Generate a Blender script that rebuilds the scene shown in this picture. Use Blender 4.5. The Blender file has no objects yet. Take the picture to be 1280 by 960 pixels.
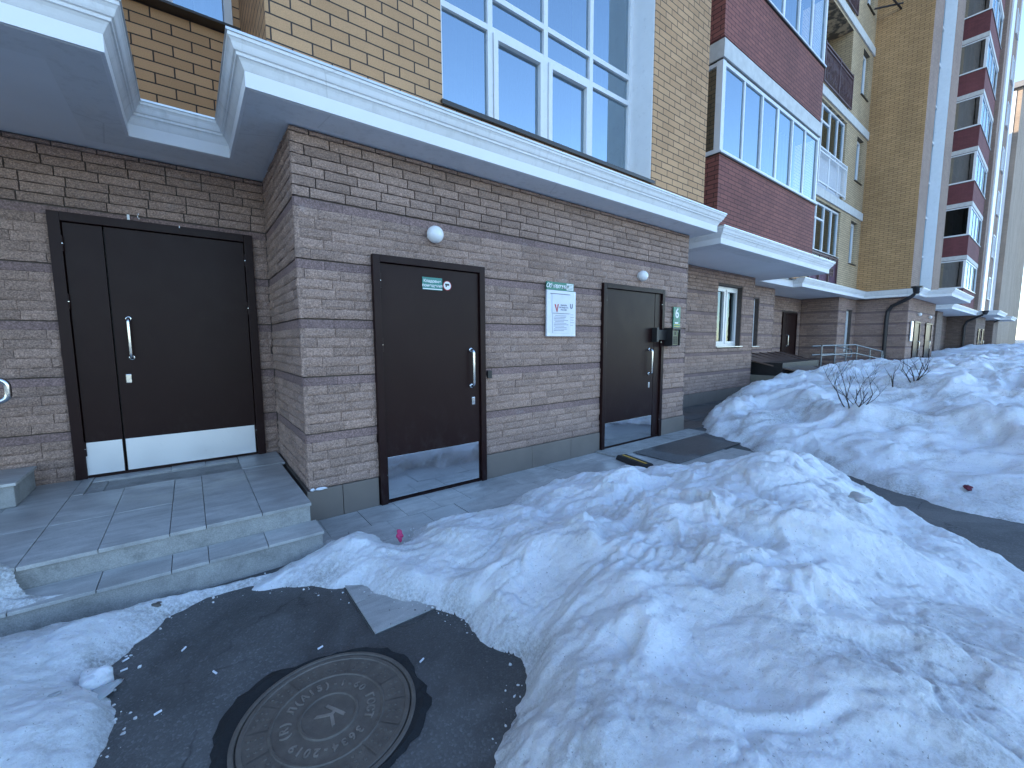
import bpy, bmesh, math, random
import numpy as np
from mathutils import Vector, Matrix
random.seed(7)
rad = math.radians
scene = bpy.context.scene
COL = scene.collection

# ------------------------------------------------------------------ camera
cam_d = bpy.data.cameras.new('camera'); cam = bpy.data.objects.new('camera', cam_d); COL.objects.link(cam)
YAW, PITCH, ROLL, FPX, CAMH = rad(37.494), rad(-5.807), rad(-0.30), 523.2, 1.42
fw = Vector((math.sin(YAW)*math.cos(PITCH), math.cos(YAW)*math.cos(PITCH), math.sin(PITCH)))
r0 = Vector((math.cos(YAW), -math.sin(YAW), 0)); u0 = r0.cross(fw)
r1 = math.cos(ROLL)*r0 + math.sin(ROLL)*u0; u1 = -math.sin(ROLL)*r0 + math.cos(ROLL)*u0
cam.matrix_world = Matrix(((r1.x, u1.x, -fw.x, 0), (r1.y, u1.y, -fw.y, 0), (r1.z, u1.z, -fw.z, CAMH), (0, 0, 0, 1)))
cam_d.sensor_width = 36; cam_d.lens = 36*FPX/1280; cam_d.clip_start = .05; cam_d.clip_end = 3000
scene.camera = cam

# ------------------------------------------------------------------ sky and sun
SUN_EL = rad(27); SUN_AZ = rad(-40)          # azimuth from +Y towards +X
w = bpy.data.worlds.new('World'); scene.world = w; w.use_nodes = True
wn = w.node_tree.nodes; wn.clear()
sky = wn.new('ShaderNodeTexSky'); sky.sky_type = 'NISHITA'; sky.sun_disc = False
sky.sun_elevation = SUN_EL; sky.sun_rotation = SUN_AZ; sky.altitude = 100; sky.air_density = 1.0; sky.dust_density = .15; sky.ozone_density = 1.6
bg = wn.new('ShaderNodeBackground'); bg.inputs[1].default_value = .15
wo = wn.new('ShaderNodeOutputWorld'); tn = wn.new('ShaderNodeMix'); tn.data_type = 'RGBA'; tn.blend_type = 'MULTIPLY'; tn.inputs[0].default_value = 1; tn.inputs[7].default_value = (.93, .99, 1.06, 1)
w.node_tree.links.new(sky.outputs[0], tn.inputs[6]); w.node_tree.links.new(tn.outputs[2], bg.inputs[0]); w.node_tree.links.new(bg.outputs[0], wo.inputs[0])
sl = bpy.data.lights.new('sun', 'SUN'); sl.energy = 3.6; sl.angle = rad(.5); sl.color = (1, .86, .68)
so = bpy.data.objects.new('sun', sl); COL.objects.link(so)
sd = Vector((math.sin(SUN_AZ)*math.cos(SUN_EL), math.cos(SUN_AZ)*math.cos(SUN_EL), math.sin(SUN_EL)))
so.rotation_euler = sd.to_track_quat('Z', 'Y').to_euler(); so.location = (-10, 30, 40)
scene.view_settings.view_transform = 'Standard'; scene.view_settings.look = 'None'
scene.view_settings.exposure = 1.85; scene.view_settings.gamma = 1

# ------------------------------------------------------------------ materials
class NT:
    def __init__(s, name):
        s.m = bpy.data.materials.new(name); s.m.use_nodes = True; s.t = s.m.node_tree; s.n = s.t.nodes
        s.b = s.n['Principled BSDF']
    def new(s, typ, **kw):
        nd = s.n.new('ShaderNode'+typ)
        for k, v in kw.items():
            if k.startswith('i_'):
                nd.inputs[k[2:].replace('_', ' ')].default_value = v
            else: setattr(nd, k, v)
        return nd
    def l(s, a, b): s.t.links.new(a, b)
    def math(s, op, a, b=None, clamp=False):
        nd = s.n.new('ShaderNodeMath'); nd.operation = op; nd.use_clamp = clamp
        for i, v in enumerate((a, b)):
            if v is None: continue
            if isinstance(v, (int, float)): nd.inputs[i].default_value = v
            else: s.l(v, nd.inputs[i])
        return nd.outputs[0]
    def mix(s, f, a, b, typ='MIX'):
        nd = s.n.new('ShaderNodeMix'); nd.data_type = 'RGBA'; nd.blend_type = typ
        for i, v in ((0, f), (6, a), (7, b)):
            if isinstance(v, (int, float)): nd.inputs[i].default_value = v
            elif isinstance(v, tuple): nd.inputs[i].default_value = v if len(v) == 4 else v+(1,)
            else: s.l(v, nd.inputs[i])
        return nd.outputs[2]
    def ramp(s, v, stops):
        nd = s.n.new('ShaderNodeValToRGB'); e = nd.color_ramp.elements
        while len(e) < len(stops): e.new(.5)
        for i, (p, c) in enumerate(stops):
            e[i].position = p; e[i].color = (c, c, c, 1) if isinstance(c, (int, float)) else tuple(c)+(1,)
        s.l(v, nd.inputs[0]); return nd.outputs[0]
    def pos(s): return s.new('NewGeometry').outputs['Position']
    def noise(s, scale, detail=4, rough=.55, vec=None, stretch=None, dist=0):
        nd = s.new('TexNoise'); nd.inputs['Scale'].default_value = scale; nd.inputs['Detail'].default_value = detail
        nd.inputs['Roughness'].default_value = rough; nd.inputs['Distortion'].default_value = dist
        v = vec or s.pos()
        if stretch:
            mp = s.new('Mapping'); mp.inputs['Scale'].default_value = stretch; s.l(v, mp.inputs[0]); v = mp.outputs[0]
        s.l(v, nd.inputs['Vector']); return nd.outputs[0]
    def bump(s, h, strength=.5, dist=.01, prev=None):
        nd = s.new('Bump'); nd.inputs['Strength'].default_value = strength; nd.inputs['Distance'].default_value = dist
        s.l(h, nd.inputs['Height'])
        if prev is not None: s.l(prev, nd.inputs['Normal'])
        return nd.outputs[0]
    def rnd(s): return s.new('NewGeometry').outputs['Random Per Island']
    def out(s, color=None, rough=None, normal=None, metal=None, ior=None, coat=None):
        for k, v in (('Base Color', color), ('Roughness', rough), ('Normal', normal), ('Metallic', metal), ('IOR', ior), ('Coat Weight', coat)):
            if v is None: continue
            if isinstance(v, (int, float)): s.b.inputs[k].default_value = v
            elif isinstance(v, tuple): s.b.inputs[k].default_value = v if len(v) == 4 else v+(1,)
            else: s.l(v, s.b.inputs[k])
        return s.m

def c3(*c): return tuple(c)+(1,)

def simple(name, color, rough=.5, metal=0, var=.12, scale=8, bump=.1, bscale=200, ior=1.5):
    t = NT(name)
    n = t.noise(scale, 5)
    dark = tuple(x*(1-var) for x in color); lite = tuple(min(1, x*(1+var)) for x in color)
    col = t.mix(t.ramp(n, [(.3, 0), (.7, 1)]), dark, lite)
    r = t.math('ADD', t.math('MULTIPLY', t.noise(scale*1.7, 4), .2), rough-.1, clamp=True)
    nm = t.bump(t.noise(bscale, 3), bump, .002) if bump else None
    return t.out(col, r, nm, metal, ior)

def brick_mat(name, c1, c2, mortar, row=.084, length=.262, size=.011, offx=0., offz=0., stain=(.75, .8), rough=.85, grain=.12, msmooth=.15, shade_band=None):
    """brickwork on world coordinates: u follows the wall, v is the height"""
    t = NT(name); p = t.pos()
    sep = t.new('SeparateXYZ'); t.l(p, sep.inputs[0])
    g = t.new('NewGeometry'); sn = t.new('SeparateXYZ'); t.l(g.outputs['True Normal'], sn.inputs[0])
    ax = t.math('ROUND', t.math('ABSOLUTE', sn.outputs[0])); ay = t.math('SUBTRACT', 1., ax)
    u = t.math('ADD', t.math('MULTIPLY', sep.outputs[0], ay), t.math('MULTIPLY', sep.outputs[1], ax))
    # tiny waviness of the courses
    wob = t.math('MULTIPLY', t.math('SUBTRACT', t.noise(3.1, 3), .5), .008)
    v = t.math('ADD', sep.outputs[2], wob)
    cm = t.new('CombineXYZ'); t.l(t.math('ADD', u, 100+offx), cm.inputs[0]); t.l(t.math('ADD', v, 100*row-offz), cm.inputs[1])
    b = t.new('TexBrick'); b.offset = .5; b.inputs['Scale'].default_value = 1
    b.inputs['Mortar Size'].default_value = size/2; b.inputs['Mortar Smooth'].default_value = msmooth
    b.inputs['Brick Width'].default_value = length; b.inputs['Row Height'].default_value = row
    b.inputs['Color1'].default_value = c1+(1,); b.inputs['Color2'].default_value = c2+(1,); b.inputs['Mortar'].default_value = mortar+(1,)
    t.l(cm.outputs[0], b.inputs['Vector'])
    st = t.mix(t.ramp(t.noise(.7, 5, .6, stretch=(1, 1, .5)), [(.35, stain[0]), (.65, 1.)]), (0, 0, 0), b.outputs[0], 'MIX')
    gr = t.ramp(t.noise(160, 3, .7), [(.3, 1-grain*1.5), (.7, 1+grain)])
    col = t.mix(1., st, gr, 'MULTIPLY')
    fine = t.noise(240, 3, .7)
    h = t.math('ADD', t.math('MULTIPLY', b.outputs[1], -1.), t.math('MULTIPLY', fine, .15))
    nm = t.bump(h, .8, .008)
    return t.out(col, rough, nm)

M = {}
M['yellow'] = brick_mat('yellow_brick', (.67, .395, .205), (.56, .32, .16), (.06, .046, .04), offx=.03, offz=.02)
M['pale'] = brick_mat('pale_yellow_brick', (.62, .46, .28), (.53, .395, .24), (.15, .12, .085), row=.075, length=.26)
M['ochre'] = brick_mat('ochre_brick', (.62, .37, .17), (.52, .305, .135), (.16, .10, .06), row=.075, length=.26)
M['tan'] = brick_mat('tan_brick', (.38, .26, .20), (.32, .215, .165), (.2, .14, .11), row=.075, length=.26)
M['red'] = brick_mat('red_brick', (.33, .118, .095), (.26, .092, .078), (.06, .03, .03), row=.075, length=.26, size=.012)
M['maroon'] = brick_mat('maroon_brick', (.22, .07, .075), (.185, .06, .065), (.09, .035, .04), row=.075, length=.26, size=.008)
M['ghost'] = brick_mat('sunlit_tan_brick', (.40, .31, .24), (.36, .28, .22), (.27, .22, .17), row=.15, length=.5)

def stone_mat(name, cols, belt=False):
    t = NT(name); rnd = t.rnd()
    base = t.mix(t.ramp(rnd, [(0., 0), (1., 1)]), cols[0], cols[1])
    big = t.noise(.9, 5, .6)
    base = t.mix(t.math('MULTIPLY', t.ramp(big, [(.4, 0), (.7, 1)]), .35), base, cols[2])
    sp = t.ramp(t.noise(95, 5, .8), [(.35, .45), (.5, .9), (.66, 1.7)])
    col = t.mix(1., base, sp, 'MULTIPLY')
    # pale lime bloom in patches
    lime = t.math('MULTIPLY', t.ramp(t.noise(5, 6, .7), [(.62, 0), (.74, 1)]), .22)
    col = t.mix(lime, col, (.55, .53, .52))
    # splash dirt low down
    h1 = t.bump(t.noise(75, 6, .8), .95 if not belt else .25, .008)
    nm = t.bump(t.noise(330, 3, .7), .5, .0015, h1)
    return t.out(col, .9, nm)
M['stone'] = stone_mat('split_stone', ((.40, .275, .222), (.28, .192, .155), (.43, .31, .26)))
M['belt'] = stone_mat('smooth_stone_belt', ((.25, .168, .155), (.19, .128, .12), (.29, .20, .185)), True)
M['stone_far'] = brick_mat('stone_far', (.27, .195, .162), (.19, .138, .115), (.085, .064, .055), row=.0746, length=.25, size=.007, offz=.262-.0746*3, grain=.3)
M['joint'] = simple('joint_mortar', (.10, .08, .072), .95, var=.3, scale=30)
M['plinth'] = simple('plinth_stone', (.19, .16, .135), .5, var=.1, scale=3, bump=.05)
M['white'] = NT('painted_plaster')
t = M['white']; n1 = t.ramp(t.noise(1.3, 6, .65, stretch=(1, 1, 2.5)), [(.35, 0), (.7, 1)])
col = t.mix(n1, (.77, .77, .76), (.86, .86, .86))
dirt = t.ramp(t.noise(6, 7, .75, stretch=(1, 1, .6)), [(.58, 0), (.75, 1)])
col = t.mix(t.math('MULTIPLY', dirt, .28), col, (.33, .31, .28))
stv = t.ramp(t.noise(3.5, 6, .7, stretch=(4, 4, .35)), [(.52, 0), (.75, 1)])
col = t.mix(t.math('MULTIPLY', stv, .30), col, (.42, .41, .38))
cr = t.new('TexVoronoi'); cr.feature = 'DISTANCE_TO_EDGE'; cr.inputs['Scale'].default_value = .55; t.l(t.pos(), cr.inputs['Vector'])
col = t.mix(t.math('MULTIPLY', t.ramp(cr.outputs['Distance'], [(0, 1), (.003, 0)]), .25), col, (.3, .29, .27))
M['white'] = t.out(col, .7, t.bump(t.noise(60, 4, .6), .15, .003))
M['flash'] = simple('flashing_metal', (.62, .64, .66), .35, .6, var=.1)
M['soffit'] = simple('soffit_plaster', (.84, .84, .84), .8, var=.05, scale=1.2, bump=.1, bscale=60)
M['pvc'] = simple('white_pvc', (.78, .79, .80), .3, var=.03, bump=0)
M['trimdark'] = simple('dark_tin', (.05, .045, .04), .4, .3)
M['slabgrey'] = simple('pale_concrete_band', (.60, .60, .58), .75, var=.1)
M['curtain'] = simple('curtain_cloth', (.42, .42, .40), .9, var=.15, scale=4)
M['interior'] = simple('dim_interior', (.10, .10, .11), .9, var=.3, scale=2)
M['roof'] = simple('roof_tin', (.2, .2, .2), .5)
def glass_mat(name, tint, ior=1.9):
    t = NT(name); n = t.n
    gl = t.new('BsdfGlossy'); gl.inputs['Roughness'].default_value = .012; gl.inputs['Color'].default_value = (.74, .90, 1, 1)
    tr = t.new('BsdfTransparent'); tr.inputs['Color'].default_value = tint+(1,)
    fr = t.new('Fresnel'); fr.inputs['IOR'].default_value = ior
    # gentle pillowing of sealed units
    b = t.bump(t.noise(1.1, 2), .06, .02); t.l(b, gl.inputs['Normal']); t.l(b, fr.inputs['Normal'])
    mx = t.new('MixShader'); t.l(fr.outputs[0], mx.inputs[0]); t.l(tr.outputs[0], mx.inputs[1]); t.l(gl.outputs[0], mx.inputs[2])
    t.l(mx.outputs[0], n['Material Output'].inputs['Surface'])
    return t.m
M['glass'] = glass_mat('window_glass', (.55, .62, .66), 5.0)
M['glass_soft'] = glass_mat('clear_window_glass', (.5, .6, .55), 1.7)
M['glass_dark'] = glass_mat('tinted_glass', (.03, .09, .10), 1.5)
def door_mat():
    t = NT('powder_coated_brown_steel')
    n = t.noise(2.2, 4)
    col = t.mix(n, (.016, .006, .006), (.022, .009, .0088))
    sepd = t.new('SeparateXYZ'); t.l(t.pos(), sepd.inputs[0])
    low = t.ramp(sepd.outputs[2], [(.0, 1), (.9, 0)])
    dust = t.math('MULTIPLY', t.ramp(t.noise(11, 8, .8, stretch=(1, 1, .5)), [(.5, 0), (.72, 1)]), t.math('ADD', t.math('MULTIPLY', low, .07), .006))
    col = t.mix(dust, col, (.30, .29, .28))
    pe = t.bump(t.noise(420, 2, .5), .25, .0009); pe = t.bump(t.noise(1.6, 3), .12, .012, pe)
    r = t.math('ADD', t.math('MULTIPLY', t.noise(7, 5), .14), .31)
    t.b.inputs['Specular IOR Level'].default_value = .26
    return t.out(col, r, pe, 0, 1.36)
M['door'] = door_mat()
M['steel'] = simple('brushed_steel', (.62, .63, .64), .22, 1., var=.06, bump=.03, bscale=500)
t = NT('mirror_steel'); sm = t.ramp(t.noise(9, 6, .7), [(.3, .03), (.7, .13)])
M['mirror'] = t.out(c3(.62, .64, .66), sm, t.bump(t.noise(2.0, 2), .05, .01), 1.)
t = NT('satin_steel_film'); sm = t.ramp(t.noise(5, 6, .7), [(.3, .28), (.7, .45)])
scr = t.ramp(t.noise(14, 8, .8), [(.60, 0), (.68, 1)])
M['satin'] = t.out(t.mix(t.math('MULTIPLY', scr, .25), (.72, .74, .77), (.45, .46, .48)), sm, t.bump(t.noise(3.0, 3), .06, .01), .55)
M['black'] = simple('black_plastic', (.018, .018, .019), .45, var=.2)
M['pipe'] = simple('dark_painted_pipe', (.03, .028, .03), .4, .2)
M['galv'] = simple('galvanised_tube', (.20, .21, .22), .45, .7, var=.15)
M['lampglass'] = simple('opal_lamp_glass', (.82, .83, .84), .25, var=.02, bump=0)
M['green'] = simple('green_plate', (.03, .20, .13), .4, bump=0)
M['teal'] = simple('teal_plate', (.02, .20, .17), .35, bump=0)
M['ink'] = simple('white_lettering', (.8, .82, .82), .5, bump=0, var=.02)
M['yellowink'] = simple('yellow_lettering', (.75, .6, .08), .5, bump=0)
M['darkink'] = simple('grey_print', (.16, .16, .24), .6, bump=0)
M['redink'] = simple('red_print', (.5, .06, .06), .6, bump=0)
M['paper'] = simple('paper', (.74, .76, .80), .6, var=.04, bump=.05, bscale=20)
M['board'] = simple('white_board_plastic', (.66, .70, .76), .25, var=.05, bump=0)
M['brownsheet'] = simple('brown_sheet_metal', (.10, .065, .055), .35, .2, var=.15)
M['beigerender'] = simple('beige_render', (.26, .24, .19), .85, var=.15, scale=4)
M['bark'] = simple('twig_bark', (.045, .035, .03), .85, var=.3, scale=40)
M['purple'] = simple('mauve_panel', (.28, .16, .27), .6)
M['railbrown'] = simple('brown_lattice', (.10, .045, .045), .5)
M['olive'] = simple('olive_panel', (.16, .17, .09), .5, bump=0)
M['rubber'] = simple('black_rubber', (.02, .02, .021), .7)
M['yellowstripe'] = simple('yellow_stripe', (.62, .38, .05), .6)

def tile_mat():
    t = NT('grey_paving_tile'); r = t.rnd(); p = t.pos()
    cm = t.new('CombineXYZ'); t.l(t.math('MULTIPLY', r, 37.), cm.inputs[0]); t.l(t.math('MULTIPLY', r, 91.), cm.inputs[1])
    ad = t.new('VectorMath'); ad.operation = 'ADD'; t.l(p, ad.inputs[0]); t.l(cm.outputs[0], ad.inputs[1])
    ma = t.ramp(t.noise(3.2, 7, .7, ad.outputs[0], (1, 3.2, 1), .8), [(.3, 0), (.7, 1)])
    c = t.mix(ma, (.29, .29, .285), (.54, .54, .525))
    c = t.mix(t.ramp(r, [(0, .0), (1, .45)]), c, (.42, .42, .41))
    sp = t.ramp(t.noise(260, 3, .8), [(.3, .75), (.7, 1.2)]); c = t.mix(1., c, sp, 'MULTIPLY')
    wet = t.ramp(t.noise(1.9, 6, .6), [(.40, 1), (.58, 0)])
    c = t.mix(t.math('MULTIPLY', wet, .5), c, t.mix(1., c, (.5, .52, .55), 'MULTIPLY'))
    ro = t.math('SUBTRACT', .62, t.math('MULTIPLY', wet, .3))
    n1 = t.bump(t.noise(22, 6, .7), .25, .004); n2 = t.bump(t.noise(300, 3), .3, .001, n1)
    return t.out(c, ro, n2)
M['tile'] = tile_mat()
def concrete(name, c1, c2, moss=0.):
    t = NT(name); n = t.ramp(t.noise(4, 8, .7), [(.3, 0), (.7, 1)]); c = t.mix(n, c1, c2)
    c = t.mix(1., c, t.ramp(t.noise(180, 4, .75), [(.3, .7), (.7, 1.25)]), 'MULTIPLY')
    if moss: c = t.mix(t.math('MULTIPLY', t.ramp(t.noise(7, 7, .75), [(.5, 0), (.7, 1)]), moss), c, (.05, .055, .045))
    return t.out(c, .85, t.bump(t.noise(45, 7, .75), .5, .006))
M['riser'] = concrete('weathered_concrete', (.25, .25, .24), (.37, .37, .355), .45)
M['grout'] = concrete('grout', (.07, .072, .07), (.11, .112, .105))
def asphalt():
    t = NT('asphalt'); n = t.ramp(t.noise(2.2, 8, .65), [(.3, 0), (.7, 1)])
    c = t.mix(n, (.078, .078, .077), (.135, .133, .13))
    vor = t.new('TexVoronoi'); vor.inputs['Scale'].default_value = 130; t.l(t.pos(), vor.inputs['Vector'])
    agg = t.ramp(vor.outputs['Color'], [(.6, 0), (.95, 1)])
    c = t.mix(t.math('MULTIPLY', agg, .45), c, (.24, .245, .25))
    salt = t.ramp(t.noise(9, 8, .8), [(.62, 0), (.75, 1)])
    c = t.mix(t.math('MULTIPLY', salt, .35), c, (.26, .27, .28))
    wet = t.ramp(t.noise(.8, 6, .6, dist=.4), [(.47, 1), (.55, 0)])
    c = t.mix(t.math('MULTIPLY', wet, .45), c, (.014, .016, .019))
    ck = t.new('TexVoronoi'); ck.feature = 'DISTANCE_TO_EDGE'; ck.inputs['Scale'].default_value = 1.3
    wv = t.new('VectorMath'); wv.operation = 'ADD'; t.l(t.pos(), wv.inputs[0]); nz = t.new('TexNoise'); nz.inputs['Scale'].default_value = 3.; nz.inputs['Detail'].default_value = 5; t.l(t.pos(), nz.inputs['Vector'])
    sc_ = t.new('VectorMath'); sc_.operation = 'SCALE'; sc_.inputs['Scale'].default_value = .35; t.l(nz.outputs['Color'], sc_.inputs[0]); t.l(sc_.outputs[0], wv.inputs[1]); t.l(wv.outputs[0], ck.inputs['Vector'])
    crk = t.math('MULTIPLY', t.ramp(ck.outputs['Distance'], [(0, 1), (.010, 0)]), t.ramp(t.noise(1.1, 3), [(.45, 0), (.6, 1)]))
    c = t.mix(t.math('MULTIPLY', crk, .8), c, (.012, .012, .013))
    ro = t.math('SUBTRACT', .82, t.math('MULTIPLY', wet, .42))
    h = t.math('ADD', t.math('MULTIPLY', vor.outputs[0], -.6), t.noise(60, 5, .7))
    return t.out(c, ro, t.bump(h, .55, .004))
M['asphalt'] = asphalt()
def snow_mat(name, dirt=.5, seed=0.):
    t = NT(name); p = t.pos()
    mp = t.new('Mapping'); mp.inputs['Location'].default_value = (seed, seed*2, 0); t.l(p, mp.inputs[0]); v = mp.outputs[0]
    c = t.mix(t.ramp(t.noise(1.7, 6, .6, v), [(.3, 0), (.7, 1)]), (.74, .77, .80), (.88, .90, .92))
    # old grey-brown grit lying in streaks and in the melt hollows
    big = t.ramp(t.noise(1.05, 7, .68, v, dist=.5), [(.50, 0), (.70, 1)])
    fine = t.ramp(t.noise(38, 5, .8, v), [(.45, 0), (.62, 1)])
    c = t.mix(t.math('MULTIPLY', t.math('MULTIPLY', big, fine), .75*dirt), c, (.20, .185, .165))
    c = t.mix(t.math('MULTIPLY', big, .30*dirt), c, (.40, .40, .39))
    ga = t.new('Attribute'); ga.attribute_name = 'grime'
    gr_ = t.math('MULTIPLY', ga.outputs['Fac'], t.ramp(t.noise(60, 5, .8, v), [(.40, 0), (.60, 1)]))
    c = t.mix(t.math('MULTIPLY', ga.outputs['Fac'], .30), c, (.45, .45, .43))
    c = t.mix(t.math('MULTIPLY', gr_, .75), c, (.16, .145, .125))
    dots = t.ramp(t.noise(95, 3, .6, v), [(.665, 0), (.70, 1)])
    c = t.mix(t.math('MULTIPLY', dots, .8*dirt), c, (.10, .085, .07))
    vo = t.new('TexVoronoi'); vo.inputs['Scale'].default_value = 26; vo.feature = 'SMOOTH_F1'; t.l(v, vo.inputs['Vector'])
    nb = t.bump(t.noise(14, 8, .7, v), .7, .025); nb = t.bump(vo.outputs[0], .25, .012, nb); nb = t.bump(t.noise(110, 6, .8, v), .7, .005, nb)
    m = t.out(c, .55, nb)
    t.b.inputs['Subsurface Weight'].default_value = .25; t.b.inputs['Subsurface Radius'].default_value = (.4, .6, 1.)
    t.b.inputs['Subsurface Scale'].default_value = .03
    return m
M['snow'] = snow_mat('snow', .75)
M['snow_dirty'] = snow_mat('old_snow', 1.3, 11.)
def iron():
    t = NT('cast_iron'); n = t.ramp(t.noise(6, 7, .7), [(.3, 0), (.7, 1)])
    c = t.mix(n, (.105, .09, .078), (.18, .158, .135)); c = t.mix(t.math('MULTIPLY', t.ramp(t.noise(20, 6, .7), [(.5, 0), (.7, 1)]), .4), c, (.23, .20, .165))
    return t.out(c, .6, t.bump(t.noise(150, 5, .75), .6, .002), .25)
M['iron'] = iron()
M['ironletter'] = simple('worn_iron_letter', (.25, .22, .19), .5, .25, var=.3, scale=20)
M['tar'] = concrete('fresh_tar', (.008, .009, .010), (.02, .021, .023))

# ------------------------------------------------------------------ mesh helpers
def tag(o, label=None, cat=None, group=None, kind=None):
    if label: o['label'] = label
    if cat: o['category'] = cat
    if group: o['group'] = group
    if kind: o['kind'] = kind
    return o
def empty(name, loc, label, cat, group=None):
    o = bpy.data.objects.new(name, None); COL.objects.link(o); o.location = loc; o.empty_display_size = .2
    return tag(o, label, cat, group)
class MB:
    """collects world-space faces; build() links them as ONE mesh object"""
    def __init__(s): s.v = []; s.f = []; s.mi = []; s.cur = 0
    def quad(s, a, b, c, d): s.poly([a, b, c, d])
    def poly(s, pts):
        i = len(s.v); s.v += [tuple(p) for p in pts]; s.f.append(tuple(range(i, i+len(pts)))); s.mi.append(s.cur)
    def box(s, x0, x1, y0, y1, z0, z1, bev=0):
        if x0 > x1: x0, x1 = x1, x0
        if y0 > y1: y0, y1 = y1, y0
        i = len(s.v)
        if not bev:
            s.v += [(x0, y0, z0), (x1, y0, z0), (x1, y1, z0), (x0, y1, z0), (x0, y0, z1), (x1, y0, z1), (x1, y1, z1), (x0, y1, z1)]
            fs = [(0, 3, 2, 1), (4, 5, 6, 7), (0, 1, 5, 4), (1, 2, 6, 5), (2, 3, 7, 6), (3, 0, 4, 7)]
            for f in fs: s.f.append(tuple(i+k for k in f)); s.mi.append(s.cur)
        else:
            bm = bmesh.new(); bmesh.ops.create_cube(bm, size=1)
            for v in bm.verts:
                v.co = Vector(((x0+x1)/2+v.co.x*(x1-x0), (y0+y1)/2+v.co.y*(y1-y0), (z0+z1)/2+v.co.z*(z1-z0)))
            bmesh.ops.bevel(bm, geom=bm.edges[:], offset=bev, segments=2, affect='EDGES', profile=.6)
            s.add_bm(bm)
        return s
    def add_bm(s, bm):
        i = len(s.v); bm.verts.index_update()
        s.v += [tuple(v.co) for v in bm.verts]
        for f in bm.faces: s.f.append(tuple(i+v.index for v in f.verts)); s.mi.append(s.cur)
        bm.free(); return s
    def tube(s, pts, r, seg=10, cap=True, closed=False):
        pts = [Vector(p) for p in pts]; n = len(pts); rs = r if isinstance(r, (list, tuple)) else [r]*n
        i0 = len(s.v); up = None
        for k, p in enumerate(pts):
            if closed: d = pts[(k+1) % n]-pts[k-1]
            else: d = (pts[min(k+1, n-1)]-pts[max(k-1, 0)])
            d.normalize()
            if up is None:
                up = Vector((0, 0, 1)) if abs(d.z) < .9 else Vector((1, 0, 0))
            a = d.cross(up).normalized(); b = a.cross(d).normalized(); up = b
            for j in range(seg):
                t_ = 2*math.pi*j/seg; s.v.append(tuple(p+(a*math.cos(t_)+b*math.sin(t_))*rs[k]))
        for k in range(n if closed else n-1):
            for j in range(seg):
                k2 = (k+1) % n
                s.f.append((i0+k*seg+j, i0+k*seg+(j+1) % seg, i0+k2*seg+(j+1) % seg, i0+k2*seg+j)); s.mi.append(s.cur)
        if cap and not closed:
            s.f.append(tuple(i0+j for j in range(seg))[::-1]); s.mi.append(s.cur)
            s.f.append(tuple(i0+(n-1)*seg+j for j in range(seg))); s.mi.append(s.cur)
        return s
    def lathe(s, c, prof, axis='z', seg=32):
        """prof: list of (r, h) along the axis"""
        i0 = len(s.v); c = Vector(c)
        for (r, h) in prof:
            for j in range(seg):
                t_ = 2*math.pi*j/seg; a, b = r*math.cos(t_), r*math.sin(t_)
                p = {'z': (a, b, h), 'y': (a, -h, b), 'x': (h, a, b)}[axis]
                s.v.append(tuple(c+Vector(p)))
        for k in range(len(prof)-1):
            for j in range(seg):
                s.f.append((i0+k*seg+j, i0+k*seg+(j+1) % seg, i0+(k+1)*seg+(j+1) % seg, i0+(k+1)*seg+j)); s.mi.append(s.cur)
        if prof[-1][0] > 1e-6: s.f.append(tuple(i0+(len(prof)-1)*seg+j for j in range(seg))); s.mi.append(s.cur)
        if prof[0][0] > 1e-6: s.f.append(tuple(i0+j for j in range(seg))[::-1]); s.mi.append(s.cur)
        return s
    def sweep(s, path, prof, closed=False, caps=True):
        """moulding: path in plan (outward is to the right of travel), prof = (out, z)"""
        n = len(path); i0 = len(s.v); P = [Vector((a, b)) for a, b in path]
        for k in range(n):
            d1 = (P[k]-P[k-1]).normalized() if k > 0 else (P[1]-P[0]).normalized()
            d2 = (P[k+1]-P[k]).normalized() if k < n-1 else d1
            n1 = Vector((d1.y, -d1.x)); n2 = Vector((d2.y, -d2.x)); m = (n1+n2); m.normalize(); m = m/max(.2, m.dot(n1))
            for (o, z) in prof: s.v.append((P[k].x+m.x*o, P[k].y+m.y*o, z))
        q = len(prof)
        for k in range(n-1):
            for j in range(q-1):
                s.f.append((i0+k*q+j, i0+(k+1)*q+j, i0+(k+1)*q+j+1, i0+k*q+j+1)); s.mi.append(s.cur)
        if caps:
            s.f.append(tuple(i0+j for j in range(q))); s.mi.append(s.cur)
            s.f.append(tuple(i0+(n-1)*q+j for j in range(q))[::-1]); s.mi.append(s.cur)
        return s
    def build(s, name, mat, parent=None, smooth=False, recalc=False):
        me = bpy.data.meshes.new(name); off = Vector((0, 0, 0))
        if parent is not None:
            q = parent
            while q is not None: off += Vector(q.location); q = q.parent
        v = np.array(s.v, float) if s.v else np.zeros((0, 3))
        v = v-np.array(off)
        me.from_pydata([tuple(x) for x in v], [], s.f)
        for m in (mat if isinstance(mat, (list, tuple)) else [mat]): me.materials.append(m)
        if isinstance(mat, (list, tuple)): me.polygons.foreach_set('material_index', s.mi)
        if recalc:
            bm = bmesh.new(); bm.from_mesh(me); bmesh.ops.recalc_face_normals(bm, faces=bm.faces); bm.to_mesh(me); bm.free()
        if smooth: me.polygons.foreach_set('use_smooth', [True]*len(me.polygons))
        me.update()
        o = bpy.data.objects.new(name, me); COL.objects.link(o)
        if parent is not None: o.parent = parent
        return o

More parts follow.
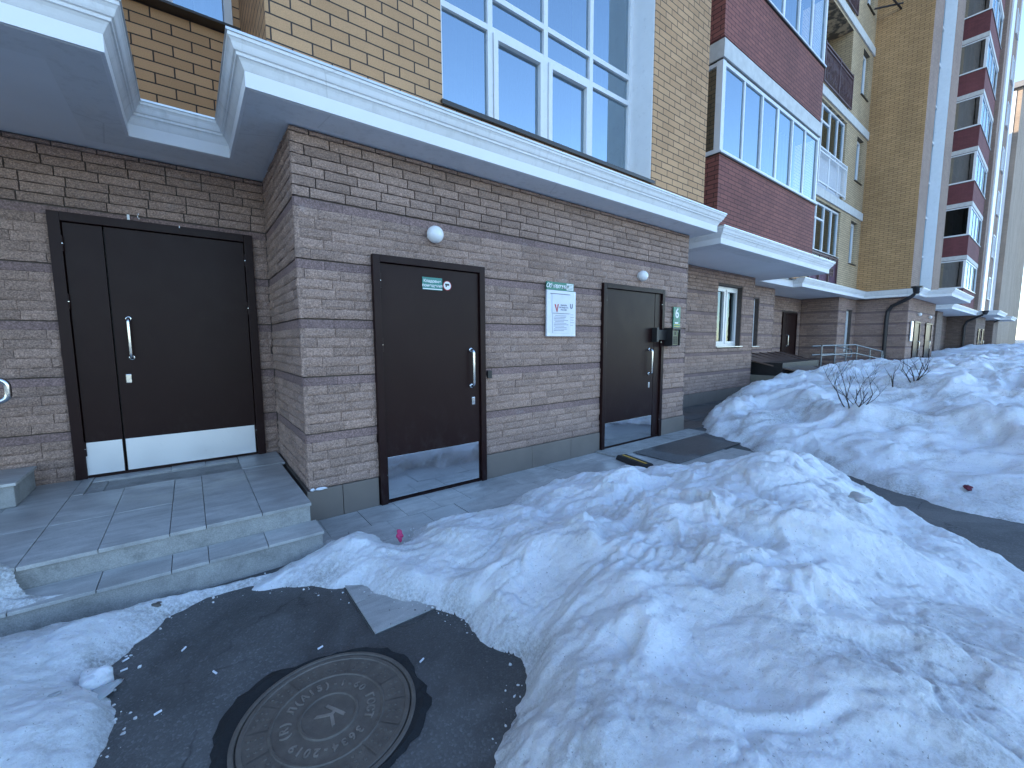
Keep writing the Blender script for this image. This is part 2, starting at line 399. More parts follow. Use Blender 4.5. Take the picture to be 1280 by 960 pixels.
def text_mesh(txt, size, mat, extrude=.0006, spacing=1., shear=0., bold=0.):
    cu = bpy.data.curves.new('lettering', 'FONT'); cu.body = txt; cu.size = size; cu.extrude = extrude
    cu.align_x = 'CENTER'; cu.align_y = 'CENTER'; cu.space_character = spacing; cu.shear = shear; cu.offset = bold
    cu.resolution_u = 3
    o = bpy.data.objects.new('lettering', cu); COL.objects.link(o)
    bpy.context.view_layer.update()
    dg = bpy.context.evaluated_depsgraph_get()
    me = bpy.data.meshes.new_from_object(o.evaluated_get(dg)); bpy.data.objects.remove(o)
    me.materials.clear(); me.materials.append(mat); return me
def place_text(txt, size, mat, loc, parent, name='lettering', **kw):
    """text facing -Y (towards the street)"""
    me = text_mesh(txt, size, mat, **kw); o = bpy.data.objects.new(name, me); COL.objects.link(o)
    off = Vector((0, 0, 0)); q = parent
    while q is not None: off += Vector(q.location); q = q.parent
    o.parent = parent; o.location = Vector(loc)-off; o.rotation_euler = (rad(90), 0, 0); return o

# ------------------------------------------------------------------ numpy noise
def _hash(ix, iy, s):
    h = (ix.astype(np.int64)*374761393 + iy.astype(np.int64)*668265263 + s*1442695041) & 0xffffffff
    h = ((h ^ (h >> 13))*1274126177) & 0xffffffff; h = h ^ (h >> 16)
    return (h & 0xffffff)/float(0xffffff)
def vnoise(x, y, s=0):
    ix, iy = np.floor(x), np.floor(y); fx, fy = x-ix, y-iy
    fx = fx*fx*fx*(fx*(fx*6-15)+10); fy = fy*fy*fy*(fy*(fy*6-15)+10)
    a = _hash(ix, iy, s); b = _hash(ix+1, iy, s); c = _hash(ix, iy+1, s); d = _hash(ix+1, iy+1, s)
    return (a*(1-fx)+b*fx)*(1-fy)+(c*(1-fx)+d*fx)*fy
def fbm(x, y, o=4, s=0, g=.5):
    r = 0; a = 1; t_ = 0
    for k in range(o):
        r = r+a*(vnoise(x, y, s+k*17)*2-1); t_ += a; a *= g; x, y = x*1.93+3.1*y*.12+5.3, y*1.93-.12*x+1.7
    return r/t_
def worley(x, y, s=0):
    ix, iy = np.floor(x), np.floor(y); best = np.full(x.shape, 9.); hid = np.zeros(x.shape)
    for dx in (-1, 0, 1):
        for dy in (-1, 0, 1):
            cx, cy = ix+dx, iy+dy; px = cx+_hash(cx, cy, s); py = cy+_hash(cx, cy, s+5)
            d = np.hypot(x-px, y-py); m = d < best; best = np.where(m, d, best); hid = np.where(m, _hash(cx, cy, s+9), hid)
    return best, hid
def poly_sd(px, py, poly):
    """signed distance (inside positive) to a polygon"""
    d = np.full(px.shape, 1e9); inside = np.zeros(px.shape, bool); n = len(poly)
    for i in range(n):
        ax, ay = poly[i]; bx, by = poly[(i+1) % n]; ex, ey = bx-ax, by-ay
        t_ = np.clip(((px-ax)*ex+(py-ay)*ey)/(ex*ex+ey*ey), 0, 1)
        d = np.minimum(d, np.hypot(px-ax-t_*ex, py-ay-t_*ey))
        c = ((ay > py) != (by > py)) & (px < (bx-ax)*(py-ay)/(by-ay+1e-12)+ax); inside ^= c
    return np.where(inside, d, -d)
def idw(px, py, ctrl, p=3.):
    num = 0; den = 0
    for (x, y, h) in ctrl:
        w_ = 1/((px-x)**2+(py-y)**2+.02)**(p/2); num = num+w_*h; den = den+w_
    return num/den

# ------------------------------------------------------------------ ground
g = MB(); g.quad((-400, -400, 0), (900, -400, 0), (900, 400, 0), (-400, 400, 0))
tag(g.build('ground', M['asphalt']), 'dark damp asphalt with grit and salt stains', kind='structure')

# ------------------------------------------------------------------ masonry helpers
Z0, CR = .262, .0746           # first course above the plinth, course height
def near_bricks(mbs, mbb, place, u0, u1, holes=(), z1=2.985, seed=0, z0=Z0, L=.25):
    """real split-face stones; place(u, z, out) -> world point"""
    rs = random.Random(seed); n = 0; z = z0
    nrow = int(round((z0-Z0)/CR))
    while z < z1-.02:
        zt = min(z+CR, z1); belt = (nrow % 6 == 5) and z < 2.5
        mb = mbs; mb.cur = 1 if belt else 0
        LL = .5 if belt else L
        u = u0-rs.random()*LL
        j = .008 if z > 2.5 else .0022
        if belt: zt -= .009
        while u < u1:
            ln = LL*(1+(rs.random()-.5)*.08)
            a, b = max(u, u0), min(u+ln, u1); u += ln
            segs = [(a, b)]
            for (h0, h1, hz0, hz1) in holes:
                if z+.01 < hz1 and zt-.01 > hz0:
                    ns = []
                    for (p, q) in segs:
                        if q <= h0 or p >= h1: ns.append((p, q)); continue
                        if p < h0: ns.append((p, h0))
                        if q > h1: ns.append((h1, q))
                    segs = ns
            for (p, q) in segs:
                if q-p < .018: continue
                nx = max(2, int((q-p)/.028)) if not belt else 2; nz = 4 if not belt else 1
                base = ((rs.random()-.5)*(.004 if z > 2.5 else .008)) if not belt else -.009
                amp = .007 if not belt else 0
                i0 = len(mb.v); ja, jb = (j if p > u0 else 0), (j if q < u1 else 0)
                ph = rs.random()*50
                for kz in range(nz+1):
                    for kx in range(nx+1):
                        uu = p+ja*.6+(q-p-(ja+jb)*.6)*kx/nx; zz = z+j*.5+(zt-z-j)*kz/nz
                        e = kx in (0, nx) or kz in (0, nz)
                        o = base-(.005 if e and not belt else 0)
                        if not e: o += rs.random()*amp
                        if e and not belt:
                            uu += (rs.random()-.5)*.003 if 0 < kz < nz and (p > u0 and q < u1) else 0; zz += (rs.random()-.5)*.004
                        mb.v.append(place(uu, zz, o))
                W = nx+1
                for kz in range(nz):
                    for kx in range(nx):
                        mb.f.append((i0+kz*W+kx, i0+kz*W+kx+1, i0+(kz+1)*W+kx+1, i0+(kz+1)*W+kx)); mb.mi.append(mb.cur)
                # skirts into the joint
                ring = [i0+k for k in range(W)]+[i0+k*W+nx for k in range(1, nz+1)]+[i0+nz*W+k for k in range(nx-1, -1, -1)]+[i0+k*W for k in range(nz-1, 0, -1)]
                i1 = len(mb.v)
                for k in ring:
                    kk = k-i0; kx, kz = kk % W, kk//W
                    uu = p+ja*.6+(q-p-(ja+jb)*.6)*kx/nx; zz = z+j*.5+(zt-z-j)*kz/nz
                    mb.v.append(place(uu, zz, -.035))
                R_ = len(ring)
                for k in range(R_):
                    mb.f.append((ring[(k+1) % R_], ring[k], i1+k, i1+(k+1) % R_)); mb.mi.append(mb.cur)
        z = zt+(.009 if belt else 0); nrow += 1
def front(Y): return lambda u, z, o: (u, Y-o, z)
def leftf(X): return lambda u, z, o: (X-o, -u, z)      # face looking to -X; u = -Y so the winding stays outward

def pierced(mb, Y, x0, x1, z0, z1, holes=(), depth=.2):
    """wall plane looking to -Y with rectangular openings and their reveals"""
    xs = sorted({x0, x1, *[h[0] for h in holes], *[h[1] for h in holes]}); zs = sorted({z0, z1, *[h[2] for h in holes], *[h[3] for h in holes]})
    for i in range(len(xs)-1):
        for k in range(len(zs)-1):
            cx, cz = (xs[i]+xs[i+1])/2, (zs[k]+zs[k+1])/2
            if any(h[0] < cx < h[1] and h[2] < cz < h[3] for h in holes): continue
            mb.quad((xs[i], Y, zs[k]), (xs[i+1], Y, zs[k]), (xs[i+1], Y, zs[k+1]), (xs[i], Y, zs[k+1]))
    for (a, b, c, d) in holes:
        y2 = Y+depth
        mb.quad((a, Y, c), (a, Y, d), (a, y2, d), (a, y2, c)); mb.quad((b, Y, c), (b, y2, c), (b, y2, d), (b, Y, d))
        mb.quad((a, Y, d), (b, Y, d), (b, y2, d), (a, y2, d)); mb.quad((a, Y, c), (a, y2, c), (b, y2, c), (b, Y, c))

def ring(mb, x0, x1, z0, z1, y0, y1, wd, sides='lrtb'):
    if 'l' in sides: mb.box(x0, x0+wd, y0, y1, z0, z1)
    if 'r' in sides: mb.box(x1-wd, x1, y0, y1, z0, z1)
    a = x0+(wd if 'l' in sides else 0); b = x1-(wd if 'r' in sides else 0)
    if 't' in sides: mb.box(a, b, y0, y1, z1-wd, z1)
    if 'b' in sides: mb.box(a, b, y0, y1, z0, z0+wd)
def window(parent, x0, x1, z0, z1, Y, mull=(), trans=(), sash=(), back=.35, curtain='curtain', glass='glass', sill=True, wd=.06, silly=.16):
    """frame > pane, curtain, sill; looks to -Y, frame front at Y"""
    m = MB(); ring(m, x0, x1, z0, z1, Y, Y+.07, wd)
    for x in mull: m.box(x-.03, x+.03, Y+.002, Y+.068, z0+wd, z1-wd)
    for (a, b, z) in trans: m.box(a, b, Y+.004, Y+.066, z-.028, z+.028)
    for (a, b, c, d) in sash: ring(m, a, b, c, d, Y-.014, Y+.06, .055)
    fr = m.build('window', M['pvc'], parent)
    p = MB(); p.quad((x0+.02, Y+.035, z0+.02), (x1-.02, Y+.035, z0+.02), (x1-.02, Y+.035, z1-.02), (x0+.02, Y+.035, z1-.02)); p.build('pane', M[glass], fr)
    if curtain:
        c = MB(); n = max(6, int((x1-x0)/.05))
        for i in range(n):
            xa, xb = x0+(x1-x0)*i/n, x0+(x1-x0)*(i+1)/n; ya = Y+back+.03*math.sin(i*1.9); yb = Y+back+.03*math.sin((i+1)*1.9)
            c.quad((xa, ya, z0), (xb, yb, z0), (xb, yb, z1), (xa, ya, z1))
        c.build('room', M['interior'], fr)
        rr_ = random.Random(int(x0*131+z0*17)); L_ = x1-x0
        for (fa, fb) in ((0, .12+.2*rr_.random()), (.80-.15*rr_.random(), 1.)):
            c = MB(); n = max(5, int(L_*(fb-fa)/.025))
            for i in range(n):
                xa, xb = x0+L_*(fa+(fb-fa)*i/n), x0+L_*(fa+(fb-fa)*(i+1)/n); ya = Y+back-.12+.022*math.sin(i*1.4); yb = Y+back-.12+.022*math.sin((i+1)*1.4)
                c.quad((xa, ya, z0), (xb, yb, z0), (xb, yb, z1), (xa, ya, z1))
            c.build('curtain', M[curtain], fr)
    if sill:
        s = MB(); s.box(x0-.04, x1+.04, Y-silly, Y, z0-.02, z0-.001); s.build('sill', M['flash'] if sill == 'light' else M['trimdark'], fr)
    return fr

PROF = [(-.25, 2.99), (0, 2.99), (.004, 3.012), (.004, 3.07), (.014, 3.082), (.022, 3.086), (.03, 3.10), (.042, 3.125), (.052, 3.138), (.062, 3.142), (.064, 3.158), (.074, 3.163), (.08, 3.175), (.088, 3.198), (.098, 3.212), (.104, 3.216), (.104, 3.236)]
def cornice(parent, path, dz=0, name='cornice', back=None):
    m = MB(); m.sweep(path, [(o, z+dz) for o, z in PROF], caps=True); c = m.build(name, M['white'], parent)
    f = MB(); f.sweep(path, [(.07, 3.237+dz), (.112, 3.237+dz), (.112, 3.252+dz), (-.05, 3.262+dz), (-.3, 3.28+dz), (-.3, 3.237+dz)], caps=True); f.build('flashing', M['flash'], c)
    return c
def soffit(parent, x0, x1, y0, y1, z=2.99, th=.2):
    m = MB(); m.box(x0, x1, y0, y1, z+.002, z+th); return m.build('soffit', M['soffit'], parent)

# ================================================================== building with entrance 6
BA = empty('apartment_building', (0, 4.9, 0), 'multi-storey yellow and red brick apartment building with split stone ground floor, nearest the camera', 'building')
st, bl = MB(), MB()
D2 = (1.24, 2.32, 0, 2.13); D3 = (4.10, 5.40, 0, 2.13); D1 = (-.80, .54, .2, 2.43)
near_bricks(st, bl, front(3.5), .67, 6.05, [D2, D3], seed=1)
near_bricks(st, bl, leftf(.67), -4.87, -3.5, [], seed=2, z0=Z0)
near_bricks(st, bl, front(4.87), -5.0, .67, [D1], seed=3, z0=Z0)
W1 = (9.60, 10.80, 1.28, 2.68)
near_bricks(st, bl, front(4.80), 6.05, 11.45, [W1], seed=4)
W2 = (12.55, 13.35, 1.25, 2.62)
near_bricks(st, bl, front(5.45), 11.45, 14.4, [W2], seed=5)
D4 = (17.25, 18.65, .5, 2.45)
near_bricks(st, bl, front(6.25), 14.4, 19.05, [D4], seed=6)
near_bricks(st, bl, leftf(19.05), -6.25, -5.05, [], seed=7)
W3 = (20.0, 20.75, .95, 2.55)
near_bricks(st, bl, front(5.05), 19.05, 21.2, [W3], seed=8)
st.build('stone_wall', [M['stone'], M['belt']], BA)
jm = MB()
J = .022
def jwall(Y, x0, x1, holes): pierced(jm, Y+J, x0, x1, 0, 3.0, holes, .3)
jwall(3.5, .67+J, 6.05-J, [D2, D3]); jwall(4.87, -5, .67+J, [D1]); jwall(4.8, 6.0, 11.45, [W1]); jwall(5.45, 11.45, 14.4, [W2]); jwall(6.25, 14.4, 19.05+J, [D4]); jwall(5.05, 19.05+J, 21.2, [W3])
for X, ya, yb in ((.67, 3.5+J, 4.9), (19.05, 5.05+J, 6.3), ): jm.quad((X+J, yb, 0), (X+J, ya, 0), (X+J, ya, 3), (X+J, yb, 3))
for X, ya, yb in ((6.05-J, 3.5+J, 4.9), (11.45, 4.8+J, 5.5), (14.4, 5.45+J, 6.3)): jm.quad((X, ya, 0), (X, yb, 0), (X, yb, 3), (X, ya, 3))
jm.build('mortar', M['joint'], BA)
rs_ = MB()   # right-facing returns in far-stone texture
for X, ya, yb in ((6.052, 3.5, 4.8), (11.452, 4.8, 5.45), (14.402, 5.45, 6.25)):
    rs_ = MB(); rs_.box(X-.02, X, ya+.004, yb-.03, .262, 2.985); rs_.build('stone_wall', M['stone_far'], BA)
def plinth(*bx):
    p_ = MB()
    for b in bx: p_.box(*b)
    p_.build('plinth', M['plinth'], BA)
plinth((.655, .92, 3.485, 3.55, 0, .258, .003), (.924, 1.22, 3.485, 3.55, 0, .258, .003), (.655, .69, 3.552, 4.9, 0, .258))
plinth((2.34, 2.95, 3.485, 3.55, 0, .258, .003), (2.954, 3.56, 3.485, 3.55, 0, .258, .003), (3.564, 4.08, 3.485, 3.55, 0, .258, .003))
plinth((5.42, 6.06, 3.485, 3.55, 0, .258, .003))
plinth(*[(a, min(a+.596, 11.46), 4.78, 4.85, 0, .258, .003) for a in np.arange(6.07, 11.4, .6)])
plinth((11.46, 14.4, 5.43, 5.48, 0, .26)); plinth((14.4, 19.04, 6.23, 6.3, 0, .26)); plinth((19.03, 21.2, 5.03, 5.1, 0, .26))

# upper yellow front with the tall glazed bay
yb = MB(); YY = 3.42
pierced(yb, YY, .55, 6.27, 3.2, 28, [(1.88, 4.94, 3.5, 12.5)], .36)
yb.quad((.55, 4.7, 3.2), (.55, YY, 3.2), (.55, YY, 28), (.55, 4.7, 28)); yb.quad((6.27, YY, 3.2), (6.27, 4.9, 3.2), (6.27, 4.9, 28), (6.27, YY, 28))
yb.build('brick_wall', M['yellow'], BA)
rv = MB(); rv.box(4.925, 4.942, YY+.012, YY+.37, 3.5, 12.5); rv.box(1.878, 1.895, YY+.012, YY+.37, 3.5, 12.5); rv.build('reveal', M['pvc'], BA)
sl_ = MB(); sl_.box(1.86, 4.97, YY-.035, YY+.33, 3.478, 3.499); sl_.box(1.86, 4.97, YY-.035, YY-.028, 3.46, 3.478); sl_.build('window_ledge', M['trimdark'], BA)
GY = 3.76
for k in range(3):
    zb = 3.5+3*k
    zt = zb+3.0
    ml = (2.63, 3.39, 4.14)
    tr = [(1.9, 4.92, zb+1.08), (1.9, 4.92, zb+1.40)] if k else [(1.9, 4.92, zb+1.08), (2.6, 4.92, zb+1.40)]
    window(BA, 1.895, 4.925, zb, zt, GY, ml, tr, [(2.665, 3.355, zb+.045, zb+1.05), (3.425, 4.105, zb+.045, zb+1.05)], back=.5, sill=False, wd=.05)
# frosted transom strip stays glass; recess upper wall
ru = MB(); pierced(ru, 4.7, -.42, .55, 3.2, 28, [(-.40, .50, 4.16, 6.2)], .12); ru.quad((-.42, YY, 3.2), (-.42, 4.7, 3.2), (-.42, 4.7, 28), (-.42, YY, 28))
pierced(ru, YY, -8, -.42, 3.2, 28, [], .1)
ru.build('brick_wall', M['yellow'], BA)
window(BA, -.40, .50, 4.16, 6.2, 4.74, (.05,), (), (), sill='dark')
# left part beyond the frame
cornice(BA, [(-8, 3.30), (-.28, 3.30), (-.28, 4.46), (.40, 4.46), (.40, 3.20), (6.22, 3.20), (6.22, 4.44), (6.98, 4.44), (6.98, 3.50), (12.2, 3.50), (12.2, 5.05), (12.3, 5.05)])
soffit(BA, -8, -.26, 3.28, 4.9); soffit(BA, -.26, .38, 4.44, 4.9); soffit(BA, .38, 6.24, 3.18, 4.9); soffit(BA, 6.24, 6.96, 4.42, 4.9); soffit(BA, 6.96, 12.22, 3.48, 5.0)
cornice(BA, [(12.2, 5.2), (14.5, 5.2), (14.5, 4.78), (20.9, 4.78)]); soffit(BA, 12.22, 14.5, 5.0, 5.6); soffit(BA, 14.48, 21.2, 4.76, 6.4)

# red glazed balconies
def balcony(parent, x0, x1, yf, yb_, zbot, sill, head, band, mat='red', n=(6, 2), dark_side=False, panes='glass'):
    b = MB(); b.box(x0, x1, yf, yb_, zbot, sill-.04); o = b.build('balcony', M[mat], parent)
    w_ = MB(); w_.box(x0-.03, x1+.03, yf-.04, yb_, sill-.038, sill-.012); w_.build('sill', M['pvc'], o)
    d_ = MB(); d_.box(x0-.02, x1+.02, yf-.028, yb_, sill-.056, sill-.0385); d_.build('drip_edge', M['trimdark'], o)
    f = MB(); P = .05
    f.box(x0, x0+.11, yf, yf+.11, sill-.01, head); f.box(x1-.07, x1, yf, yf+.07, sill-.01, head)
    f.box(x0+.11, x1-.07, yf+.01, yf+.06, head-.06, head); f.box(x0+.11, x1-.07, yf+.01, yf+.06, sill-.01, sill+.05)
    L_ = (x1-x0-.18)/n[0]
    for i in range(1, n[0]):
        wd = .075 if i == n[0]//2 else .045
        x = x0+.11+L_*i; f.box(x-wd/2, x+wd/2, yf+.004+(i % 2)*.01, yf+.066, sill+.05, head-.06)
    f.box(x0+.01, x0+.06, yf+.11, yb_, head-.06, head); f.box(x0+.01, x0+.06, yf+.11, yb_, sill-.01, sill+.05)
    D_ = (yb_-yf-.11)/n[1]
    for i in range(1, n[1]+1):
        y = yf+.11+D_*i; f.box(x0+.004, x0+.064, y-.03, y+.0, sill+.05, head-.06)
    f.build('window_frame', M['pvc'], o)
    g_ = MB(); g_.quad((x0+.06, yf+.036, sill), (x1-.03, yf+.036, sill), (x1-.03, yf+.036, head-.02), (x0+.06, yf+.036, head-.02))
    g_.quad((x0+.034, yb_, sill), (x0+.034, yf+.05, sill), (x0+.034, yf+.05, head-.02), (x0+.034, yb_, head-.02))
    g_.build('pane', M[panes], o)
    h = MB(); h.box(x0-.015, x1+.015, yf-.02, yb_, head+.03, band); h.build('lintel_band', M['slabgrey'], o)
    h2 = MB(); h2.box(x0+.01, x1-.01, yf+.015, yb_, head+.001, head+.029); h2.build('drip_edge', M['trimdark'], o)
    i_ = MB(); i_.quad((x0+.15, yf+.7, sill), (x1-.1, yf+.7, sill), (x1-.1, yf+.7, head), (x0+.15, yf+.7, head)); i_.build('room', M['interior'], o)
    if panes == 'glass':
        rr_ = random.Random(int(x0*7+sill*13))
        for (fa, fb) in ((.58+.1*rr_.random(), 1.),):
            i_ = MB(); nn = 60; W_ = x1-x0-.3
            for i in range(nn):
                xa, xb = x0+.15+W_*(fa+(fb-fa)*i/nn), x0+.15+W_*(fa+(fb-fa)*(i+1)/nn); ya, yb2 = yf+.45+.03*math.sin(i*1.1), yf+.45+.03*math.sin((i+1)*1.1)
                i_.quad((xa, ya, sill), (xb, yb2, sill), (xb, yb2, head), (xa, ya, head))
            i_.build('curtain', M['curtain'], o)
    return o
for k in range(8):
    z = 3*k+(.05 if k else 0)
    balcony(BA, 7.42, 12.05, 3.80, 4.95, (3.262 if k == 0 else 3.46+z-.02), 4.66+z, 6.12+z, 6.44+z, 'red')
# wall behind/around the balconies
wb = MB(); pierced(wb, 4.9, 6.27, 14.6, 3.2, 28, [(15, 15.01, 4, 5)][:0], .2); wb.build('brick_wall', M['yellow'], BA)

# far yellow facade with loggias and narrow windows
FY = 5.1; fl = [3.28+3.02*k for k in range(8)]
hol = []
for k in range(8):
    b = 3.3+3.0*k
    hol.append((15.9, 18.7, b+.02, b+2.62)); hol.append((19.95, 20.75, b+1.0, b+2.55))
pw = MB(); pierced(pw, FY, 14.6, 21.2, 3.2, 28, hol, 1.2); pw.build('brick_wall', M['pale'], BA)
for k in range(8):
    b = 3.3+3.0*k
    s = MB(); s.box(15.85, 21.19, FY-.045, FY-.001, b+2.72, b+3.0); s.build('floor_band', M['slabgrey'], BA)
    window(BA, 19.95, 20.75, b+1.0, b+2.55, FY+.12, (), (), [(19.99, 20.71, b+1.04, b+2.5)], silly=.17)
    lw = MB(); lw.box(15.9, 18.7, FY+1.19, FY+1.25, b, b+2.7); 
    if k in (0, 1):
        window(BA, 15.92, 18.68, b+1.05, b+2.6, FY+.06, (16.5, 17.25, 18.0), [(15.95, 17.2, b+2.1)], (), sill='light', silly=.1)
    if k == 0:
        p = MB(); p.box(15.93, 18.67, FY+.03, FY+.05, b+.05, b+.98); po = p.build('balcony_panel', M['purple'], BA)
        q = MB()
        for x in np.arange(15.92, 18.7, .11): q.box(x-.006, x+.006, FY-.012, FY+.004, b+.08, b+.96)
        for x in (15.93, 16.85, 17.77, 18.66): q.box(x-.03, x+.03, FY-.03, FY+.012, b+.03, b+1.0)
        q.box(15.9, 18.69, FY-.025, FY+.008, b+.94, b+1.0); q.box(15.9, 18.69, FY-.025, FY+.008, b+.04, b+.09)
        q.build('railing', M['railbrown'], BA)
        wq = MB(); wq.box(15.95, 18.65, FY+.005, FY+.028, b+.80, b+.93); wq.build('balcony_panel', M['slabgrey'], BA)
        for cx in (18.05,):
            tq = MB()
            for i in range(7): tq.box(cx-.18+i*.06, cx-.155+i*.06, FY-.034, FY-.026, b+.35, b+.6)
            for zz in (.35, .47, .6): tq.box(cx-.2, cx+.22, FY-.04, FY-.035, b+zz-.01, b+zz+.01)
            tq.build('lattice', M['railbrown'], BA)
    if k == 1:
        q = MB()
        for x in np.arange(15.95, 18.7, .10): q.box(x-.007, x+.007, FY-.09, FY-.075, b+.1, b+1.1)
        for x in (15.93, 16.85, 17.77, 18.66): q.box(x-.025, x+.025, FY-.11, FY-.06, b+.02, b+1.15)
        for zz in (.1, 1.0, 1.12): q.box(15.9, 18.69, FY-.105, FY-.065, b+zz-.02, b+zz+.02)
        q.build('railing', M['pvc'], BA)
        lp = MB(); lp.box(15.93, 18.67, FY+.06, FY+.09, b+.05, b+1.0); lp.build('balcony_panel', M['board'], BA)
    if k >= 2:
        q = MB()
        for x in np.arange(15.95, 18.7, .075):
            q.box(x-.008, x+.008, FY-.09, FY-.075, b+.05, b+1.05)
        for i in range(36):
            x = 15.95+i*.077; q.tube([(x, FY-.085, b+.25+.1*math.sin(i*1.7)), (x+.05, FY-.095, b+.45+.1*math.cos(i)), (x, FY-.085, b+.7), (x+.04, FY-.09, b+.9)], .012, 5)
        for x in (15.93, 17.3, 18.66): q.box(x-.025, x+.025, FY-.11, FY-.06, b+.02, b+1.15)
        for zz in (.04, .98, 1.1): q.box(15.9, 18.69, FY-.105, FY-.065, b+zz-.02, b+zz+.02)
        q.build('railing', M['railbrown'], BA)
    lw.build('loggia_wall', M['pale'], BA)
    if k >= 1:
        c = MB(); c.box(15.9, 18.7, FY+.0, FY+1.2, b-.28, b-.02); c.build('loggia_slab', M['slabgrey'], BA)
# ground floor windows
window(BA, W1[0], W1[1], W1[2], W1[3], 4.93, (10.2,), (), [(9.66, 10.17, 1.34, 2.62), (10.23, 10.74, 1.34, 2.62)], curtain='interior', glass='glass_soft', sill='light', silly=.17)
window(BA, W2[0], W2[1], W2[2], W2[3], 5.58, (), (), [(12.6, 13.3, 1.3, 2.57)], sill='light', silly=.17)
window(BA, W3[0], W3[1], W3[2], W3[3], 5.18, (), (), [(20.04, 20.71, 1.0, 2.5)], sill='light', silly=.17)
# bulk, roof; the unseen long run to the left is added to block the sun
bk = MB(); bk.box(-60, .5, 5.6, 19, 0, 28); bk.box(.5, 21.1, 6.6, 19, 0, 28); bk.build('building_core', M['interior'], BA)
bs = MB(); bs.box(-60, -5.0, 4.7, 5.6, 0, 28); bs.box(-8, -5, 4.6, 4.7, 0, 3); bs.build('brick_wall', M['yellow'], BA)
rf = MB(); rf.box(-60.3, 21.1, 5.2, 19.3, 28.0, 28.4); rf.box(-8, 14, 3.3, 5.2, 28.0, 28.3); rf.box(14, 21.1, 4.9, 5.2, 28.0, 28.3); rf.build('roof', M['roof'], BA)
# aerial bracket high on the facade
ar = MB(); ar.tube([(20.6, 5.05, 13.4), (20.9, 4.3, 13.3)], .03); ar.tube([(20.5, 4.5, 13.35), (21.3, 4.4, 13.3)], .03); ar.build('bracket', M['pipe'], BA)

# ------------------------------------------------------------------ doors
def tube_handle(x, y, z0, z1, r=.013, out=.055):
    m = MB(); pts = [(x, y, z1)]; R_ = .03
    for i in range(7):
        a = i/6*math.pi/2; pts.append((x, y-out+R_*(1-math.sin(a)) , z1-R_*(1-math.cos(a))) if 0 else (x, y-(out-R_)-R_*math.sin(a), z1-R_*(1-math.cos(a))))
    for i in range(7):
        a = i/6*math.pi/2; pts.append((x, y-(out-R_)-R_*math.cos(a), z0+R_*(1-math.sin(a))))
    pts.append((x, y, z0)); m.tube(pts, r, 12); m.lathe((x, y-.001, z1), [(.022, 0), (.022, .008), (.015, .01)], 'y', 20); m.lathe((x, y-.001, z0), [(.022, 0), (.022, .008), (.015, .01)], 'y', 20)
    return m
def door(parent, x0, x1, z0, z1, Y, seams=(), handle=None, lock=None, kick=None, kmat='mirror', hinges='l', fw_=.06, hz=(.22, .55), label=None, seamx=None):
    """steel door set: frame proud of the wall plane Y; leaves, seams, hinges, kick plates"""
    m = MB(); m.box(x0, x0+fw_, Y-.03, Y+.10, z0, z1, .004); m.box(x1-fw_, x1, Y-.03, Y+.10, z0, z1, .004); m.box(x0+fw_, x1-fw_, Y-.03, Y+.10, z1-fw_, z1, .004)
    m.box(x0+fw_, x1-fw_, Y-.01, Y+.1, z0-.01, z0+.02)
    d = m.build('door', M['door'], parent)
    if label: d['label'] = label
    ly = Y-.004; g_ = .005; edges = [x0+fw_]+list(seams)+[x1-fw_]
    for a, b in zip(edges[:-1], edges[1:]):
        l = MB(); l.box(a+g_, b-g_, ly, ly+.05, z0+.025, z1-fw_-g_, .003); l.build('door_leaf', M['door'], d)
    bk_ = MB(); bk_.box(x0+.02, x1-.02, Y+.06, Y+.12, z0, z1); bk_.build('rebate', M['black'], d)
    if handle: tube_handle(handle[0], ly, handle[1], handle[2]).build('handle', M['steel'], d, smooth=True)
    if lock:
        k = MB(); k.box(lock[0]-.018, lock[0]+.018, ly-.007, ly-.0005, lock[1]-.038, lock[1]+.038, .005); k.box(lock[0]-.003, lock[0]+.003, ly-.0085, ly-.0072, lock[1]-.015, lock[1]+.012); k.build('lock', M['steel'], d)
    if kick:
        for (a, b) in kick[:-1]:
            k = MB(); k.box(a, b, ly-.004, ly-.0006, kick[-1][0], kick[-1][1], .001); k.build('kick_plate', M[kmat], d)
    H_ = z1-z0
    for side in hinges:
        hx = x0+fw_-.002 if side == 'l' else x1-fw_+.002
        for f_ in hz+(.86,):
            zc = z1-fw_-f_*H_*.0-.0 - f_*H_+.02
            if zc < z0+.1: continue
            k = MB(); k.tube([(hx, ly-.013, zc-.06), (hx, ly-.013, zc-.002)], .011, 10); k.tube([(hx, ly-.013, zc+.002), (hx, ly-.013, zc+.06)], .011, 10); k.build('hinge', M['door'], d, smooth=False)
            k = MB(); k.tube([(hx, ly-.013, zc-.0019), (hx, ly-.013, zc+.0019)], .0125, 10); k.build('hinge_ring', M['steel'], d)
    return d
door(BA, -.81, .55, .30, 2.45, 4.86, (-.50,), (-.395, 1.30, 1.63), (-.43, 1.12), [(-.745, -.512), (-.49, .465), (.325, .60)], 'satin', 'lr', .07, (.09, .30))
door(BA, 1.23, 2.33, .01, 2.14, 3.49, (), (2.17, .99, 1.34), (2.19, .84), [(1.305, 2.245), (.045, .42)], 'mirror', 'l', .06, (.08, .33))
door(BA, 4.09, 5.41, .03, 2.135, 3.49, (5.20,), (5.09, .96, 1.30), (5.10, .80), [(4.16, 5.18), (.055, .36)], 'mirror', 'lr', .06, (.08, .33))
door(BA, 17.27, 18.63, .5, 2.44, 6.24, (17.6,), (17.75, 1.2, 1.6), None, None, 'mirror', 'l', .07)
